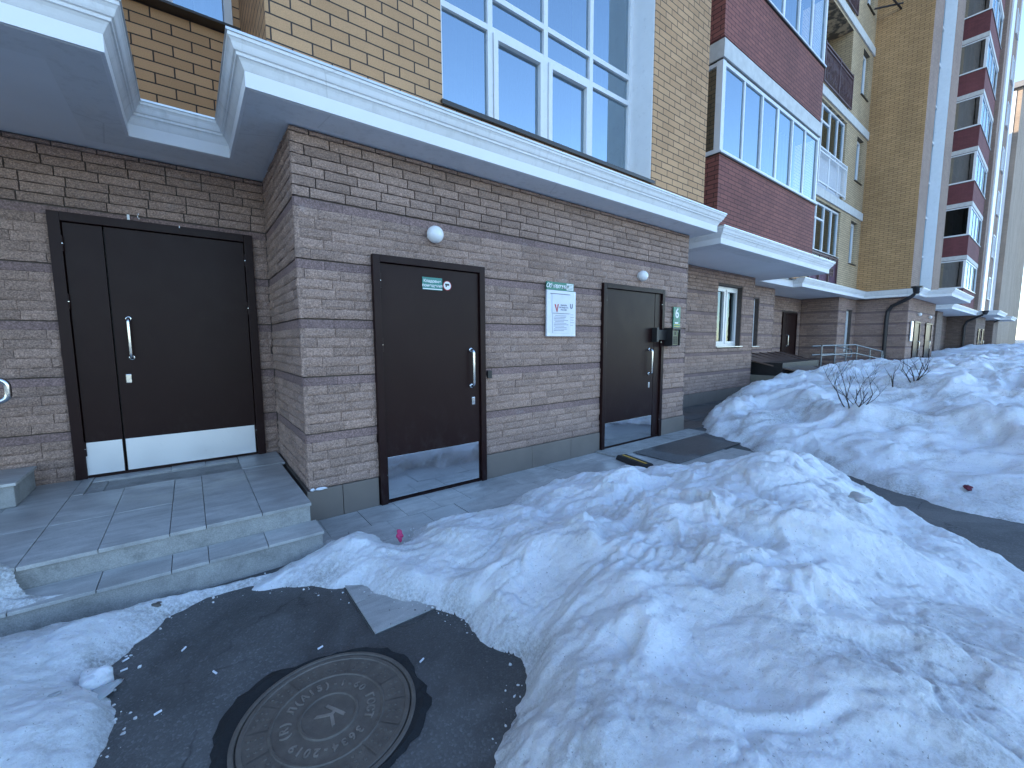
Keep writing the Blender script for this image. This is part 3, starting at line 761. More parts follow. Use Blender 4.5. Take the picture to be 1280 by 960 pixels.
# button box by the storage door, screw marks
b_ = MB(); b_.box(2.36, 2.41, 3.47, 3.5, 1.05, 1.13, .004); b_.build('exit_button', M['black'], BA)
sc_ = MB()
for (x, z, s_) in ((-.335, 2.475, .014), (-.275, 2.49, .005), (-.268, 2.475, .004), (-.27, 2.51, .004), (.0, 2.445, .006)): sc_.box(x-s_*.6, x+s_*.6, 4.842 if z > 2.46 else 4.826, 4.85 if z > 2.46 else 4.8295, z-s_*1.5, z+s_*1.5)
sc_.build('plaster_spot', M['ink'], BA)

# ================================================================== second section, entrance block with the ochre side wall
BB = empty('apartment_building', (21.2, 4.9, 0), 'taller section with a big ochre brick side wall, drainpipe and white glazed stripe', 'building')
S = 20.5
def box_part(name, mat, parent, *bx):
    m = MB()
    for b in bx: m.box(*b)
    return m.build(name, M[mat], parent)
oc = MB(); oc.quad((21.2, 5.1, 3.2), (21.2, 3.5, 3.2), (21.2, 3.5, 28), (21.2, 5.1, 28)); oc.build('brick_wall', M['ochre'], BB)
fy = MB(); pierced(fy, 3.5, 21.2, 26.9, 3.2, 28, [(22.7, 25.2, 3.5, 27.5)], .36); fy.quad((26.9, 3.5, 3.2), (26.9, 4.9, 3.2), (26.9, 4.9, 28), (26.9, 3.5, 28)); fy.build('brick_wall', M['tan'], BB)
box_part('reveal', 'pvc', BB, (25.17, 25.2, 3.51, 3.87, 3.5, 27.5), (22.7, 22.72, 3.51, 3.87, 3.5, 27.5))
for k in range(8):
    window(BB, 22.7, 25.2, 3.5+3*k, 6.5+3*k, 3.82, (), [(22.75, 25.15, 4.9+3*k)], (), sill=False, wd=.04)
s2 = MB(); b2 = MB()
near_bricks(s2, b2, front(3.5), 21.2, 26.6, [(22.3, 23.4, 0, 2.12), (24.6, 25.9, 0, 2.1)], seed=21); near_bricks(s2, b2, leftf(21.2), -5.1, -3.5, [], seed=22)
s2.build('stone_wall', [M['stone'], M['belt']], BB)
jm = MB(); pierced(jm, 3.5+J, 21.2+J, 26.6, 0, 3, [(22.3, 23.4, 0, 2.12), (24.6, 25.9, 0, 2.1)], .3); jm.quad((21.2+J, 5.2, 0), (21.2+J, 3.5+J, 0), (21.2+J, 3.5+J, 3), (21.2+J, 5.2, 3))
jm.quad((26.6, 3.5, 0), (26.6, 5, 0), (26.6, 5, 3), (26.6, 3.5, 3)); jm.build('mortar', M['joint'], BB)
box_part('plinth', 'plinth', BB, (21.185, 22.3, 3.48, 3.53, 0, .26), (23.4, 24.6, 3.48, 3.53, 0, .26), (25.9, 26.6, 3.48, 3.53, 0, .26))
door(BB, 22.3, 23.4, .01, 2.12, 3.49, (), (23.25, 1, 1.34), None, [(22.38, 23.32), (.04, .4)], 'mirror')
door(BB, 24.6, 25.9, .01, 2.1, 3.49, (25.6,), (25.5, 1, 1.34), None, [(24.68, 25.58), (.04, .4)], 'mirror')
cornice(BB, [(20.9, 4.78), (20.9, 3.2), (22.2, 3.2), (22.2, 2.55), (27.4, 2.55), (27.4, 4.6)]); soffit(BB, 20.92, 22.2, 3.22, 5.0); soffit(BB, 22.18, 27.42, 2.53, 4.9)
# drainpipe on the corner: hopper, swan neck, downpipe
dp = MB(); dp.tube([(20.93, 3.32, 3.06), (20.93, 3.45, 2.93), (21.06, 3.95, 2.66), (21.10, 4.06, 2.48), (21.10, 4.08, 2.2), (21.10, 4.08, .1)], .062, 14)
dp.tube([(21.10, 4.08, 1.6), (21.10, 4.08, 1.64)], .075, 14); dp.tube([(21.10, 4.08, .8), (21.10, 4.08, .84)], .075, 14)
dp.lathe((20.9, 3.28, 3.05), [(.07, 0), (.16, .22), (.16, .27), (.13, .27)], 'z', 16); dp.build('drainpipe', M['pipe'], BB, smooth=False)
# middle stretch, bay column
mw = MB(); pierced(mw, 4.95, 26.9, 41.7, 3.2, 28, [], .2); mw.build('brick_wall', M['tan'], BB)
box_part('brick_wall', 'yellow', BB, (34.6, 35.9, 4.75, 4.94, 3.2, 28))
box_part('stone_wall', 'stone_far', BB, (26.6, 41.7, 4.88, 5.1, 0, 2.98), (32.6, 34.4, 4.2, 4.87, 0, 2.98)); 
for i in range(6): box_part('stone_belt', 'belt', BB, (26.65, 41.7, 4.86, 4.879, .64+.4475*i, .71+.4475*i)) if i < 5 else None
window(BB, 30.2, 31.9, 1.2, 2.7, 4.83, (31.0,), [(30.2, 31.9, 2.25)], (), sill='light')
cornice(BB, [(27.5, 4.5), (31.0, 4.5), (31.0, 3.5), (41.4, 3.5)], -.02); soffit(BB, 27.5, 41.5, 4.4, 4.9, 2.97); soffit(BB, 31.0, 41.5, 3.48, 4.4, 2.97)
for k in range(9):
    z = 3.0*k
    dk = (k == 1)
    balcony(BB, 36.0, 41.3, 3.66, 4.95, 3.24+z if k else 3.24, 4.42+z, 6.0+z, 6.26+z, 'maroon', (4, 1), panes='glass_dark' if dk else 'glass')
box_part('building_core', 'interior', BB, (21.3, 41.7, 6.0, 19, 0, 28)); box_part('roof', 'roof', BB, (21.0, 41.7, 4.7, 19.3, 28.0, 28.4), (21.0, 27.1, 3.3, 4.7, 28, 28.3))

# ================================================================== third section
BC = empty('apartment_building', (41.7, 4.9, 0), 'tan brick section with white vertical stripes beyond the maroon balcony column', 'building')
cw = MB(); hol = [(46.4, 47.6, 4.3+3*k, 5.9+3*k) for k in range(8)]
pierced(cw, 3.5, 41.7, 49, 3.2, 28, hol, .2); cw.quad((41.7, 5, 3.2), (41.7, 3.5, 3.2), (41.7, 3.5, 28), (41.7, 5, 28)); cw.build('brick_wall', M['tan'], BC)
for h in hol: window(BC, h[0], h[1], h[2], h[3], 3.47, (47.0,), (), (), silly=.06, sill='light')
box_part('white_stripe', 'pvc', BC, (43.0, 44.6, 3.42, 3.498, 3.3, 27.8)); box_part('white_stripe', 'pvc', BC, (48.2, 48.6, 3.44, 3.498, 3.3, 27.8))
box_part('stone_wall', 'stone_far', BC, (41.7, 47.2, 3.5, 5, 0, 2.98)); box_part('stone_wall', 'stone_far', BC, (47.2, 59.9, 4.6, 5, 0, 2.98))
for i in range(5): box_part('stone_belt', 'belt', BC, (41.68, 47.2, 3.48, 3.4985, .64+.4475*i, .71+.4475*i))
door(BC, 43.0, 44.1, .01, 2.12, 3.47, (), (44, 1, 1.3)); door(BC, 45.2, 46.4, .01, 2.12, 3.47, (), (46.2, 1, 1.3))
cornice(BC, [(41.4, 4.6), (41.4, 2.6), (47.8, 2.6), (47.8, 3.2), (53.5, 3.2), (53.5, 2.6), (59.0, 2.6)]); soffit(BC, 41.42, 47.8, 2.58, 4.9); soffit(BC, 47.8, 53.5, 3.18, 4.9); soffit(BC, 53.5, 59, 2.58, 4.9)
for X in (41.5, 54.0):
    dp = MB(); dp.tube([(X-.2, 3.2, 3.0), (X, 3.9, 2.6), (X+.05, 4.0, 2.3), (X+.05, 4.0, .1)], .07, 10); dp.lathe((X-.25, 3.1, 3.0), [(.08, 0), (.17, .25)], 'z', 12); dp.build('drainpipe', M['pipe'], BC)
box_part('building_core', 'interior', BC, (41.7, 49, 4.9, 19, 3.2, 28)); box_part('stone_wall', 'stone_far', BC, (53.8, 58, 3.5, 4.598, 0, 2.98)); box_part('roof', 'roof', BC, (41.5, 49.2, 3.3, 19.3, 28, 28.4))

# ================================================================== sunlit blocks far down the street
def far_block(x0, x1, y0, y1, h, label):
    o = empty('apartment_building', (x0, y0, 0), label, 'building')
    m = MB(); m.box(x0, x1, y0, y1, 0, h); m.build('brick_wall', M['ghost'], o)
    box_part('roof', 'roof', o, (x0-.3, x1+.3, y0-.3, y1+.3, h+.01, h+.5))
    box_part('white_stripe', 'pvc', o, *[(x0-.06, x0-.01, y, y+.5, 0, h-.2) for y in np.arange(y0+.35, y1-1, 3.1)])
    for k in range(int(h/3)-1):
        for y in np.arange(y0+1.3, min(y1-1, y0+9), 3.1):
            p = MB(); p.box(x0-.05, x0-.01, y, y+1.2, 1.2+3*k, 2.7+3*k); wd_ = p.build('window', M['pvc'], o)
            q = MB(); q.box(x0-.056, x0-.051, y+.08, y+1.12, 1.28+3*k, 2.62+3*k); q.build('pane', M['glass_dark'], wd_)
    return o
far_block(60, 75, 3.7, 19, 23.6, 'sunlit orange block with flat roof rising beyond the nearer sections')
far_block(84, 104, 4.3, 19, 24.6, 'lower and farther sunlit block at the very end of the street')

# ================================================================== steps and paving
ST = empty('entrance_steps', (-.5, 4, 0), 'two-step tiled entrance platform in front of the wide double door', 'steps')
m = MB(); m.box(-6, .60, 3.13, 4.86, .0, .279); m.box(-6, .625, 2.91, 3.129, 0, .149); m.build('concrete_base', M['riser'], ST)
def tiles(mb, xs, ys, z, th, rs, gap=.0035, skip=()):
    for i in range(len(xs)-1):
        for j in range(len(ys)-1):
            cx, cy = (xs[i]+xs[i+1])/2, (ys[j]+ys[j+1])/2
            if any(a < cx < b and c < cy < d for a, b, c, d in skip): continue
            dz = (rs.random()-.5)*.004
            mb.box(xs[i]+gap/2, xs[i+1]-gap/2, ys[j]+gap/2, ys[j+1]-gap/2, z-th+dz, z+dz, .002)
rs = random.Random(5)
m = MB(); xs = [-3.17, -2.87, -2.57, -2.27, -1.97, -1.67, -1.37, -1.07, -.77, -.47, -.165, .01, .31, .61]
PIT = (-.70, .30, 4.36, 4.68)
tiles(m, xs, [3.115, 3.72, 4.36], .30, .022, rs); tiles(m, [-3.17, -2.57, -1.97, -1.37, -.77, -.702], [4.36, 4.86], .30, .022, rs)
tiles(m, [.302, .645], [4.36, 4.86], .30, .022, rs); tiles(m, [-.70, -.2, .05, .30], [4.70, 4.865], .30, .022, rs)
m.build('tread_tile', M['tile'], ST)
m = MB(); tiles(m, [-2.2, -1.9, -1.6, -1.3, -1.06, -.76, -.46, -.16, .01, .31, .635], [2.895, 3.129], .168, .018, rs); m.build('tread_tile', M['tile'], ST)
m = MB(); m.box(-.70, .30, 4.362, 4.698, .2795, .2835); m.build('mat_well', M['riser'], ST)
m = MB()
for (a, b, c, d) in ((-.70, -.60, 4.362, 4.698),): m.box(a, b, c, d, .2838, .292)
m.build('mat_well_edge', M['riser'], ST)
# raised tiled block and handrail at the left edge
RB = empty('raised_kerb_block', (-1.3, 4.6, .3), 'raised tiled kerb block at the left edge of the entrance platform', 'kerb')
m = MB(); m.box(-2.2, -1.02, 4.30, 4.78, .302, .452, .006); m.build('block', M['riser'], RB); m = MB(); tiles(m, [-2.22, -1.6, -1.005], [4.285, 4.79], .474, .02, rs); m.build('cover_tile', M['tile'], RB)
HR = empty('handrail', (-1.2, 4.4, .47), 'bright steel tube handrail with rounded end at the left picture edge', 'handrail')
m = MB(); xr, zc, hh, rr = -1.01, 1.105, .075, .05; pts = [(-2.2, 4.38, zc+hh)]
for i in range(9): a = i/8*math.pi/2; pts.append((xr-rr+rr*math.sin(a), 4.38, zc+hh-rr+rr*math.cos(a)))
for i in range(9): a = i/8*math.pi/2; pts.append((xr-rr+rr*math.cos(a), 4.38, zc-hh+rr-rr*math.sin(a)))
pts.append((-2.2, 4.38, zc-hh)); m.tube(pts, .019, 14); m.build('rail', M['steel'], HR, smooth=True)
m = MB(); m.tube([(-1.25, 4.38, .474), (-1.25, 4.38, zc-hh)], .019, 12); m.lathe((-1.25, 4.38, .474), [(.05, 0), (.05, .006), (.02, .008)], 'z', 20); m.build('post', M['steel'], HR, smooth=False)
PV = MB(); PV.box(.62, 6.9, 1.92, 3.484, -.02, .0045); PV.build('pavement_bed', M['grout'])['kind'] = 'structure'
m = MB(); ysr = [1.92, 2.22, 2.52, 2.82, 3.12, 3.484]
for j in range(5):
    off = [0, .15, .0, .22, .1][j]; xs = [.625]+[x for x in np.arange(.925+off-.3, 5.6, .3) if x > .7]
    tiles(m, xs, [ysr[j], ysr[j+1]], .012, .02, rs)
tag(m.build('pavement', M['tile']), 'grey square paving tiles along the foot of the stone wall', kind='structure')
m = MB(); m.box(4.0, 6.2, 3.18, 3.484, .0135, .03, .004); tag(m.build('threshold_slab', M['riser']), 'pale concrete threshold slab under the door beside number 6', 'slab')
m = MB(); m.box(4.35, 6.4, 2.55, 3.17, .0135, .024, .003); tag(m.build('door_mat', M['asphalt']), 'dark grey mat lying before the door beside number 6', 'mat')
m = MB(); m.box(5.7, 16, 3.9, 4.775, .001, .006); m.build('path', M['asphalt'])['kind'] = 'structure'

# rubber ramp piece with yellow stripe
RR = empty('rubber_ramp', (4.0, 2.95, .02), 'black rubber ramp piece with yellow stripe at the back edge of the snow heap', 'ramp')
m = MB()
for i in range(8):
    pass
def rot_box(mb, cx, cy, ang, lx, ly, z0, z1, bev=.004):
    bm = bmesh.new(); bmesh.ops.create_cube(bm, size=1)
    for v in bm.verts: v.co = Vector((v.co.x*lx, v.co.y*ly*(1 if v.co.z < 0 else .7), z0 if v.co.z < 0 else z1))
    if bev: bmesh.ops.bevel(bm, geom=bm.edges[:], offset=bev, segments=2, affect='EDGES')
    bmesh.ops.rotate(bm, verts=bm.verts, cent=(0, 0, 0), matrix=Matrix.Rotation(ang, 3, 'Z'))
    bmesh.ops.translate(bm, verts=bm.verts, vec=(cx, cy, 0)); mb.add_bm(bm)
rot_box(m, 3.98, 2.88, rad(-103), .46, .19, .013, .065, .008); m.build('body', M['rubber'], RR)
m = MB(); rot_box(m, 3.98, 2.88, rad(-103), .40, .03, .0655, .068, 0); m.build('stripe', M['yellowstripe'], RR)

# ------------------------------------------------------------------ manhole
MH = empty('manhole_cover', (.33, 1.585, 0), 'round cast-iron manhole cover lettered K and GOST set in tarry asphalt', 'manhole cover')
MC = (.33, 1.585)
m = MB(); n = 72; i0 = 0; rsx = random.Random(3)
inner = .322
ou = [.345+.022*math.sin(k*.31)+.02*rsx.random()+(.035 if 20 < k < 46 else 0) for k in range(n)]
for k in range(n):
    a = 2*math.pi*k/n; m.v.append((MC[0]+inner*math.cos(a), MC[1]+inner*math.sin(a), .012))
for k in range(n):
    a = 2*math.pi*k/n; m.v.append((MC[0]+(inner+ou[k])/2*math.cos(a), MC[1]+(inner+ou[k])/2*math.sin(a), .014+.006*rsx.random()))
for k in range(n):
    a = 2*math.pi*k/n; m.v.append((MC[0]+ou[k]*math.cos(a), MC[1]+ou[k]*math.sin(a), .0015))
for r_ in (0, 1):
    for k in range(n): m.f.append((r_*n+k, (r_+1)*n+k, (r_+1)*n+(k+1) % n, r_*n+(k+1) % n)); m.mi.append(0)
m.build('tar_collar', M['tar'], MH)
m = MB(); m.lathe((*MC, 0), [(.322, -.01), (.322, .013), (.317, .016), (.307, .016), (.304, .010), (.304, -.01)], 'z', 96); m.build('rim', M['iron'], MH)
m = MB(); m.lathe((*MC, 0), [(.300, -.01), (.300, .011), (.297, .014), (.283, .014), (.280, .010), (.204, .010), (.201, .014), (.195, .014), (.192, .009), (.107, .009), (.104, .015), (.097, .015), (.094, .010), (.0001, .0105)], 'z', 96)
for k in range(14):
    a = 2*math.pi*k/14+.1; c_, s_ = math.cos(a), math.sin(a)
    p = [(MC[0]+r_*c_-o_*s_, MC[1]+r_*s_+o_*c_) for r_, o_ in ((.206, -.003), (.279, -.003), (.279, .003), (.206, .003))]
    m.poly([(x, y, .0135) for x, y in p])
    m.quad((*p[0], .0135), (*p[3], .0135), (*p[3], .009), (*p[0], .009))
for k in range(14):
    for q in range(9):
        a = 2*math.pi*(k+.5)/14+.1+(q % 3-1)*.11; r_ = .222+.020*(q//3); x, y = MC[0]+r_*math.cos(a), MC[1]+r_*math.sin(a)
        if (k+q) % 5: m.lathe((x, y, .0098), [(.007, 0), (.006, .003), (.0001, .0032)], 'z', 6)
m.build('lid', M['iron'], MH)
up_a = rad(90+20)          # the direction of the lettering's top as it lies on the ground
def ground_text(ch, size, r_, ang, spin=None):
    me = text_mesh(ch, size, M['ironletter'], extrude=.0022, bold=.0008)
    o = bpy.data.objects.new('lettering', me); COL.objects.link(o); o.parent = MH
    o.location = (r_*math.cos(ang), r_*math.sin(ang), .0108); o.rotation_euler = (0, 0, (ang-math.pi/2) if spin is None else spin)
txt = 'Л(А15)-1-60 ГОСТ 3634-2019 (R) '
for i, ch in enumerate(txt):
    if ch != ' ': ground_text(ch, .042, .150, rad(136)-2*math.pi*i/len(txt))
ground_text('К', .12, 0, 0, rad(-150))

# ------------------------------------------------------------------ wall lamps
def lamp(x, z, label, y=3.5, r=.075):
    o = empty('wall_lamp', (x, y, z), label, 'lamp', 'round white wall lamps above doors')
    m = MB(); m.lathe((x, y, z), [(r*.8, -.01), (r*.8, .02), (r*.9, .028)], 'y', 32); m.build('lamp_base', M['pvc'], o, smooth=False)
    m = MB(); m.lathe((x, y-.024, z), [(r*.96, 0), (r, .012), (r*.97, .035), (r*.85, .058), (r*.6, .076), (r*.3, .085), (.0005, .087)], 'y', 32); m.build('lamp_shade', M['lampglass'], o, smooth=True)
lamp(1.80, 2.37, 'round white wall lamp above the storage-room door with teal plate')
lamp(4.86, 2.28, 'round white wall lamp above the door beside number 6', r=.07)
lamp(23.0, 2.4, 'tiny far white wall lamp, left of the pair on the far entrance block'); lamp(25.2, 2.35, 'tiny far white wall lamp, right of the pair on the far entrance block')

# ------------------------------------------------------------------ signs
SG = empty('door_sign', (1.77, 3.486, 1.94), 'small teal plate lettered Кладовые помещения on the storage-room door', 'sign')
m = MB(); m.box(1.675, 1.872, 3.480, 3.4855, 1.885, 1.995, .001); m.build('plate', M['teal'], SG)
m = MB(); m.box(1.678, 1.869, 3.4788, 3.4797, 1.889, 1.897); m.build('border', M['ink'], SG)
place_text('Кладовые', .036, M['ink'], (1.773, 3.4794, 1.962), SG, bold=.0006); place_text('помещения', .036, M['ink'], (1.773, 3.4794, 1.923), SG, bold=.0006)
SK = empty('round_sticker', (1.925, 3.485, 1.935), 'round white sticker with red ring and black camera symbol on the door', 'sticker')
m = MB(); m.lathe((1.925, 3.4858, 1.935), [(.043, 0), (.043, .002)], 'y', 32); m.build('ring', M['redink'], SK)
m = MB(); m.lathe((1.925, 3.4834, 1.935), [(.037, 0), (.037, .001)], 'y', 32); m.build('face', M['ink'], SK)
m = MB(); m.box(1.902, 1.945, 3.4812, 3.4822, 1.935, 1.952); m.poly([(1.91, 3.4815, 1.935), (1.92, 3.4815, 1.935), (1.92, 3.4815, 1.92), (1.905, 3.4815, 1.925)]); m.build('symbol', M['black'], SK)
NB = empty('notice_board', (3.37, 3.49, 1.78), 'white notice board with green heading and papers on the stone wall between two doors', 'notice board')
m = MB(); m.box(3.145, 3.595, 3.462, 3.484, 1.475, 1.985, .003); m.build('panel', M['board'], NB)
m = MB(); m.box(3.145, 3.56, 3.462, 3.484, 1.9865, 2.075, .002); m.build('heading', M['green'], NB)
place_text('Объявления', .068, M['ink'], (3.30, 3.4612, 2.03), NB, shear=.35, bold=.0008, spacing=.8)
m = MB(); m.box(3.445, 3.552, 3.4606, 3.4616, 1.995, 2.068); m.build('corner_label', M['ink'], NB)
m = MB()
for i in range(4): m.box(3.455, 3.542, 3.4598, 3.4603, 2.004+i*.016, 2.009+i*.016)
m.build('print', M['green'], NB)
m = MB(); m.box(3.22, 3.49, 3.455, 3.4608, 1.735, 1.945); m.build('paper', M['paper'], NB)
m = MB(); m.box(3.228, 3.50, 3.456, 3.4610, 1.515, 1.728); m.build('paper', M['paper'], NB)
m = MB(); m.box(3.19, 3.495, 3.4525, 3.4545, 1.942, 1.949); m.box(3.225, 3.49, 3.4525, 3.4545, 1.729, 1.732); m.build('clip_rail', M['darkink'], NB)
m = MB(); yv = 3.4535
m.poly([(3.25, yv, 1.83), (3.272, yv, 1.83), (3.293, yv, 1.755), (3.285, yv, 1.745)]); m.poly([(3.297, yv, 1.83), (3.318, yv, 1.835), (3.297, yv, 1.748), (3.286, yv, 1.742)]); m.build('emblem', M['redink'], NB)
for i, s_ in enumerate(('ВЫБОРЫ', 'ПРЕЗИДЕНТА', 'РОССИИ')): place_text(s_, .022, M['darkink'], (3.395, 3.4542, 1.823-.026*i), NB, bold=.0003)
m = MB(); rsn = random.Random(9)
for i in range(11): 
    z_ = 1.705-i*.0165; m.box(3.245+(.02 if i % 4 == 0 else 0), 3.40+rsn.random()*.08, 3.4548, 3.4556, z_-.0022, z_+.0022)
for i in range(5): m.box(3.51, 3.51+.04+rsn.random()*.03, 3.4606, 3.4612, 1.72-.03*i, 1.724-.03*i)
m.build('print', M['darkink'], NB)
m = MB(); m.box(3.505, 3.515, 3.459, 3.4612, 1.80, 1.845); m.box(3.535, 3.545, 3.459, 3.4612, 1.80, 1.845); m.box(3.515, 3.535, 3.459, 3.4612, 1.79, 1.805); m.build('emblem', M['darkink'], NB)
m = MB(); m.lathe((3.17, 3.461, 1.5), [(.006, 0), (.006, .003)], 'y', 10); m.lathe((3.57, 3.461, 1.5), [(.006, 0), (.006, .003)], 'y', 10); m.lathe((3.57, 3.461, 1.955), [(.006, 0), (.006, .003)], 'y', 10); m.build('screw', M['steel'], NB)
NS = empty('number_sign', (5.73, 3.49, 1.72), 'narrow green entrance sign with white number 6 at the wall corner', 'sign')
m = MB(); m.box(5.645, 5.825, 3.468, 3.482, 1.50, 1.91, .002); m.build('plate', M['green'], NS)
place_text('6', .20, M['ink'], (5.735, 3.4668, 1.815), NS, bold=.004)
m = MB(); m.box(5.66, 5.81, 3.4665, 3.4675, 1.652, 1.660); m.box(5.66, 5.81, 3.4665, 3.4675, 1.622, 1.630); m.build('yellow_line', M['yellowink'], NS)
m = MB(); m.box(5.68, 5.77, 3.4662, 3.4675, 1.668, 1.69); m.box(5.67, 5.80, 3.4662, 3.4675, 1.585, 1.60); m.box(5.69, 5.78, 3.4662, 3.4675, 1.54, 1.565); m.box(5.70, 5.76, 3.4662, 3.4675, 1.515, 1.528); m.build('print', M['ink'], NS)
IC = empty('intercom', (5.48, 3.44, 1.47), 'black hooded door intercom with olive keypad beside the right door', 'intercom')
m = MB(); m.box(5.14, 5.19, 3.40, 3.484, 1.40, 1.60, .006); m.box(5.19, 5.42, 3.425, 3.455, 1.43, 1.57, .004); m.build('bracket', M['black'], IC)
m = MB(); m.box(5.42, 5.60, 3.36, 3.484, 1.34, 1.60, .008); m.box(5.41, 5.615, 3.325, 3.36, 1.575, 1.605, .004); m.box(5.41, 5.425, 3.33, 3.3595, 1.35, 1.574); m.box(5.60, 5.615, 3.33, 3.3595, 1.35, 1.574); m.build('hood', M['black'], IC)
m = MB(); m.box(5.44, 5.585, 3.352, 3.3592, 1.36, 1.56, .002); m.build('keypad', M['olive'], IC)
m = MB()
for i in range(3):
    for j in range(4): m.box(5.462+i*.036, 5.486+i*.036, 3.346, 3.3515, 1.375+j*.028, 1.395+j*.028)
m.box(5.50, 5.53, 3.346, 3.3515, 1.50, 1.545); m.build('key', M['black'], IC)
FB = empty('notice_board', (21.75, 3.48, 1.7), 'tiny white notice sheet on the far entrance block beside the drainpipe', 'notice board')
m = MB(); m.box(21.6, 21.95, 3.44, 3.47, 1.35, 2.1, .003); m.build('panel', M['board'], FB)

# ------------------------------------------------------------------ basement entry roof, ramp railing
BE = empty('basement_entry', (12.9, 5.0, 0), 'low basement entry with a sloping brown sheet-metal roof rising from the snow', 'basement entry')
m = MB(); m.box(11.5, 14.3, 3.95, 4.15, 0, .52); m.box(11.5, 11.7, 4.152, 5.4, 0, .52); m.build('base_wall', M['beigerender'], BE)
m = MB(); m.box(11.72, 14.3, 4.17, 5.4, .0, .85); m.build('interior', M['black'], BE)  # solid black block: the shade under the roof sheet put in as colour
m = MB()
A_, B_, C_, D_ = (11.42, 5.42, 1.05), (15.2, 5.42, 1.05), (15.2, 3.75, .50), (11.9, 3.75, .62)
for dz in (0, ): m.poly([D_, C_, B_, A_]); m.poly([(x, y, z-.03) for x, y, z in (A_, B_, C_, D_)])
pr = [D_, C_, B_, A_]
for i in range(4):
    a, b = pr[i], pr[(i+1) % 4]; m.quad(a, (a[0], a[1], a[2]-.03), (b[0], b[1], b[2]-.03), b)
for x in np.arange(12.3, 15.1, .55): m.tube([(x, 5.40, 1.06), (x, 3.77, .565)], .014, 6)
m.build('roof_sheet', M['brownsheet'], BE)
RA = empty('ramp', (17, 5, 0), 'low concrete landing and ramp before the alcove door', 'ramp'); m = MB(); m.box(14.6, 19.0, 4.2, 6.22, 0, .48); m.box(19.0, 21.1, 4.2, 4.95, 0, .3); m.build('landing', M['riser'], RA)
RL = empty('ramp_railing', (17, 4.1, .5), 'galvanised double tube railing with looped ends along the ramp in the snow', 'railing')
def rail_line(pts, drop=.28):
    m = MB(); p2 = [(x, y, z-drop) for x, y, z in pts]; e = pts[-1]; e2 = p2[-1]; mid = [(e[0]+.10, e[1], e[2]-.02), (e[0]+.17, e[1], (e[2]+e2[2])/2), (e[0]+.10, e[1], e2[2]+.02)]
    m.tube(pts+mid+p2[::-1], .022, 8); m.build('rail', M['galv'], RL)
rail_line([(14.4, 4.15, 1.25), (17.6, 4.15, 1.25), (20.2, 3.95, .98)]); rail_line([(15.6, 4.75, 1.22), (17.8, 4.75, 1.22), (19.0, 4.6, 1.06)])
for x, z in ((14.4, 1.25), (15.6, 1.25), (16.7, 1.25), (17.8, 1.23), (19.0, 1.10), (20.15, .98)):
    m = MB(); m.tube([(x, 4.15-.2*max(0, (x-17.6)/2.6), 0.2), (x, 4.15-.2*max(0, (x-17.6)/2.6), z)], .022, 8); m.build('post', M['galv'], RL)

